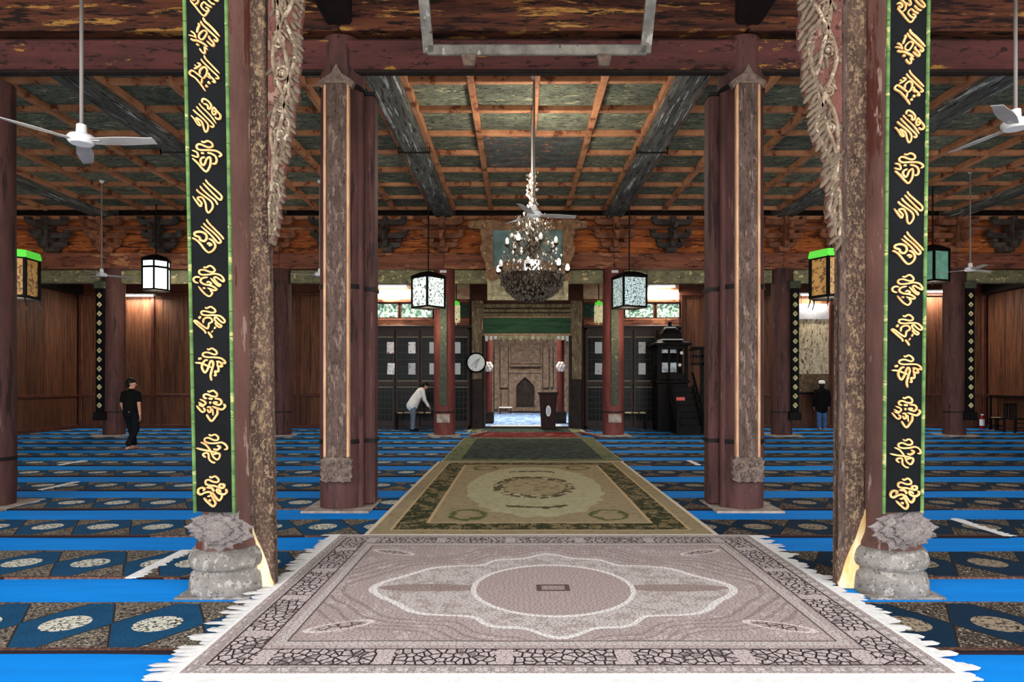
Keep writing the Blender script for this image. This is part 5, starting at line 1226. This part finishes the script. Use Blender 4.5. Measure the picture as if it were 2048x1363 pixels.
def hand(wr, d, side, palmdir, caps, s=1.0):
    "palm and five fingers from wrist wr along d; side: direction of the thumb"
    wr = Vector(wr); d = Vector(d).normalized(); sd = Vector(side); sd = (sd-d*sd.dot(d)).normalized(); nrm = d.cross(sd)*palmdir
    k = wr+d*.09*s
    for j, off in enumerate((-.026, -.009, .009, .026)): caps.append(C(wr+sd*off*.6*s, k+sd*off*s, .014*s, .011*s))
    for j, (off, L) in enumerate(((.028, .068), (.010, .078), (-.009, .072), (-.027, .056))):
        a = k+sd*off*s; b_ = a+(d*.55+nrm*.12)*L*s; e = b_+(d*.38+nrm*.32)*L*s
        caps += [C(a, b_, .0095*s, .0088*s), C(b_, e, .0088*s, .0075*s)]
    a = wr+d*.03*s+sd*.026*s; b_ = a+(d*.6+sd*.55+nrm*.15)*.045*s; e = b_+(d*.9+sd*.1+nrm*.2)*.032*s
    caps += [C(a, b_, .012*s, .0105*s), C(b_, e, .0105*s, .009*s)]
def head(c, yaw, skin, hairs, parent_caps, pitch=0):
    "c centre of the head, facing direction yaw (radians from +x)"
    c = Vector(c); f = Vector((math.cos(yaw)*math.cos(pitch), math.sin(yaw)*math.cos(pitch), math.sin(pitch))); l = Vector((-math.sin(yaw), math.cos(yaw), 0)); u = f.cross(l)
    P = lambda a, b, d: c+f*a+l*b+u*d
    parent_caps += [('s', tuple(P(-.012, 0, .03)), (.088, .088, .095)), C(P(.012, 0, .0), P(.035, 0, -.075), .07, .045), C(P(.075, 0, .005), P(.1, 0, -.025), .012, .015),
        C(P(.07, -.028, -.055), P(.07, .028, -.055), .012, .012), ('s', tuple(P(-.01, .082, -.01)), (.022, .014, .032)), ('s', tuple(P(-.01, -.082, -.01)), (.022, .014, .032))]
    hairs += [('s', tuple(P(-.025, 0, .055)), (.102, .102, .09)), ('s', tuple(P(-.052, 0, .0)), (.075, .088, .09)), ('s', tuple(P(-.065, 0, -.045)), (.055, .07, .055)), C(P(.06, -.05, .085), P(.06, .05, .085), .03, .03)]
    return P
def assemble(name, loc, rz, label, body, cloth, hair, extra=(), group=None):
    t = thing(name, loc, label, 'person', group, rot=(0, 0, rz))
    me = blob(body, .0075, 2); me.materials.clear(); me.materials.append(M['skin']); obj('body', me, t)
    for nm, caps, mat, vx in cloth:
        me = blob(caps, vx, 3); me.materials.clear(); me.materials.append(M[mat]); obj(nm, me, t)
    if hair: me = blob(hair, .01, 3); me.materials.clear(); me.materials.append(M['hair']); obj('hair', me, t)
    return t
def eyes(t, P):
    for s in (-1, 1): MB().sph(P(.070, s*.032, .012), .010, 8, 6).build('eye', M['paper'], t); MB().sph(P(.0765, s*.032, .012), .005, 6, 5).build('pupil', M['hair'], t)
def foot(an, d, caps, r=.036):
    an = Vector(an); d = Vector(d).normalized()
    caps += [C(an, an+d*.05-Vector((0,0,an.z-.035)), .036, .034), C(Vector((an.x, an.y, .034))-d*.05, Vector((an.x, an.y, .028))+d*.12, .033, .03), C(Vector((an.x, an.y, .024))+d*.1, Vector((an.x, an.y, .018))+d*.17, .028, .017)]
# walking man (back three-quarter view): local +x is forward
def walker():
    body = []; hair = []
    hipL, hipR = (0, .09, .87), (0, -.09, .87); shL, shR = (.0, .18, 1.345), (.0, -.18, 1.345)
    knL, knR = (.14, .085, .47), (.06, -.085, .46); anL, anR = (.23, .08, .085), (-.20, -.075, .11)
    body += [C(hipL, knL, .085, .058), C(hipR, knR, .085, .058), C(knL, anL, .055, .037), C(knR, anR, .055, .037), C((0, 0, .9), (0, 0, 1.1), .12, .115), C((0, 0, 1.1), (.0, 0, 1.3), .12, .13), C((0, .1, 1.36), (0, -.1, 1.36), .075, .075), C((0, 0, 1.38), (.02, 0, 1.52), .055, .052)]
    elL, elR = (.05, .27, 1.08), (-.08, -.26, 1.08); wrL, wrR = (.17, .26, .85), (-.10, -.30, .84)
    body += [C(shL, elL, .05, .042), C(shR, elR, .05, .042), C(elL, wrL, .041, .028), C(elR, wrR, .041, .028)]
    hand(wrL, Vector(wrL)-Vector(elL), (.8, -.2, 0), 1, body); hand(wrR, Vector(wrR)-Vector(elR), (.9, .2, 0), -1, body)
    foot(anL, (1, .1, 0), body); foot(anR, (1, -.1, 0), body)
    P = head((.03, 0, 1.585), -1.15, None, hair, body)
    shirt = [C((0, 0, .86), (0, 0, 1.1), .165, .15), C((0, .06, .84), (0, .08, 1.2), .12, .12), C((0, -.06, .84), (0, -.08, 1.2), .12, .12), C((0, 0, 1.1), (0, 0, 1.3), .15, .155), C((0, .11, 1.35), (0, -.11, 1.35), .086, .086), C((0, 0, 1.36), (.01, 0, 1.43), .085, .066)]
    shirt += [C(shL, Vector(shL).lerp(Vector(elL), .62), .07, .068), C(shR, Vector(shR).lerp(Vector(elR), .62), .07, .068)]
    tr = [C((0, 0, .9), (0, 0, .98), .14, .14), C(hipL, knL, .108, .082), C(hipR, knR, .108, .082), C(knL, Vector(anL)+Vector((0,0,.03)), .08, .07), C(knR, Vector(anR)+Vector((0,0,.03)), .08, .07)]
    t = assemble('person', (-9.48, 15.9, .027), math.radians(86), 'person in black T-shirt and dark trousers walking barefoot across the blue carpets', body, [('shirt', shirt, 'black_cloth', .012), ('trousers', tr, 'navy_cloth', .012)], hair)
    eyes(t, P)
    MB().sph((-.155, -.06, .90), .018, 8, 6).build('belt_buckle', M['grey_metal'], t)
walker()
def bender():
    body = []; hair = []
    hipL, hipR = (0, .09, .88), (0, -.09, .88); knL, knR = (.02, .09, .48), (.0, -.085, .48); anL, anR = (.03, .09, .08), (-.02, -.085, .08)
    ch = Vector((.24, 0, 1.26)); shL, shR = (.30, .18, 1.33), (.30, -.18, 1.33)
    body += [C(hipL, knL, .085, .058), C(hipR, knR, .085, .058), C(knL, anL, .055, .037), C(knR, anR, .055, .037), C((0, 0, .92), (.12, 0, 1.1), .12, .12), C((.12, 0, 1.1), ch, .12, .13), C((.29, .1, 1.34), (.29, -.1, 1.34), .075, .075), C((.29, 0, 1.35), (.38, 0, 1.46), .055, .052)]
    elL, elR = (.40, .22, 1.05), (.37, -.22, 1.04); wrL, wrR = (.55, .14, .86), (.52, -.15, .80)
    body += [C(shL, elL, .05, .042), C(shR, elR, .05, .042), C(elL, wrL, .041, .028), C(elR, wrR, .041, .028)]
    hand(wrL, Vector(wrL)-Vector(elL), (.3, -.8, 0), 1, body); hand(wrR, Vector(wrR)-Vector(elR), (.3, .8, 0), -1, body)
    foot(anL, (1, .15, 0), body); foot(anR, (1, -.15, 0), body)
    P = head((.42, 0, 1.50), .0, None, hair, body, -.6)
    shirt = [C((-.02, 0, .84), (.12, 0, 1.1), .19, .165), C((-.03, .07, .86), (.05, .06, 1.0), .15, .14), C((-.03, -.07, .86), (.05, -.06, 1.0), .15, .14), C((.12, 0, 1.1), (.27, 0, 1.3), .16, .15), C((.12, .05, 1.08), (.26, .08, 1.28), .13, .125), C((.12, -.05, 1.08), (.26, -.08, 1.28), .13, .125), C((.28, .13, 1.33), (.28, -.13, 1.33), .09, .09), C((.28, 0, 1.34), (.33, 0, 1.4), .085, .068)]
    for s_, e_, w_ in ((shL, elL, wrL), (shR, elR, wrR)): shirt += [C(s_, e_, .08, .062), C(e_, Vector(e_).lerp(Vector(w_), .85), .06, .045)]
    tr = [C((0, 0, .88), (0, 0, .96), .14, .14), C(hipL, knL, .108, .085), C(hipR, knR, .108, .085), C(knL, Vector(anL)+Vector((0,0,.02)), .083, .075), C(knR, Vector(anR)+Vector((0,0,.02)), .083, .075)]
    sh = []; foot(anL, (1, .15, 0), sh); foot(anR, (1, -.15, 0), sh); sh = [(c[0], c[1], c[2], c[3]*1.25, c[4]*1.25) for c in sh]
    t = assemble('person', (-3.55, 21.8, .025), math.radians(18), 'person in white shirt and grey trousers bending over the low table', body, [('shirt', shirt, 'white_cloth', .012), ('trousers', tr, 'grey_cloth', .012), ('shoes', sh, 'black_cloth', .01)], hair)
    eyes(t, P)
bender()
def stander():
    body = []; hair = []
    hipL, hipR = (0, .085, .85), (0, -.085, .85); knL, knR = (.01, .085, .46), (.01, -.085, .46); anL, anR = (0, .085, .08), (0, -.085, .08)
    shL, shR = (0, .18, 1.33), (0, -.18, 1.33)
    body += [C(hipL, knL, .085, .058), C(hipR, knR, .085, .058), C(knL, anL, .055, .037), C(knR, anR, .055, .037), C((0, 0, .88), (0, 0, 1.1), .12, .115), C((0, 0, 1.1), (0, 0, 1.28), .12, .13), C((0, .1, 1.33), (0, -.1, 1.33), .075, .075), C((0, 0, 1.34), (.02, 0, 1.47), .055, .052)]
    elL, elR = (.0, .25, 1.06), (.0, -.25, 1.06); wrL, wrR = (.1, .24, .82), (.1, -.24, .82)
    body += [C(shL, elL, .05, .042), C(shR, elR, .05, .042), C(elL, wrL, .041, .028), C(elR, wrR, .041, .028)]
    hand(wrL, Vector(wrL)-Vector(elL), (.9, -.2, 0), 1, body); hand(wrR, Vector(wrR)-Vector(elR), (.9, .2, 0), -1, body)
    foot(anL, (1, .1, 0), body); foot(anR, (1, -.1, 0), body)
    P = head((.02, 0, 1.535), 0, None, hair, body, -.15)
    jk = [C((0, 0, .72), (0, 0, 1.3), .155, .14), C((0, .05, .70), (0, .08, 1.25), .145, .13), C((0, -.05, .70), (0, -.08, 1.25), .145, .13), C((0, .13, 1.31), (0, -.13, 1.31), .105, .105), C((0, 0, 1.32), (.01, 0, 1.42), .095, .078)]
    for s_, e_, w_ in ((shL, elL, wrL), (shR, elR, wrR)): jk += [C(s_, e_, .08, .066), C(e_, Vector(e_).lerp(Vector(w_), .95), .064, .05)]
    tr = [C((0, 0, .86), (0, 0, .94), .13, .13), C(hipL, knL, .102, .08), C(hipR, knR, .102, .08), C(knL, Vector(anL)+Vector((0,0,.0)), .08, .072), C(knR, Vector(anR)+Vector((0,0,.0)), .08, .072)]
    t = assemble('person', (10.55, 22.6, .008), math.radians(80), 'person in black jacket, blue jeans and white cap standing before the notice panel', body, [('jacket', jk, 'black_cloth', .012), ('jeans', tr, 'jeans', .012)], hair)
    eyes(t, P)
    c = P(-.02, 0, .075); MB().lathe([(.108, -.02), (.11, .02), (.1, .07), (.06, .095), (.01, .1)], 20, c).build('cap', M['white_cloth'], t, smooth=50)
stander()
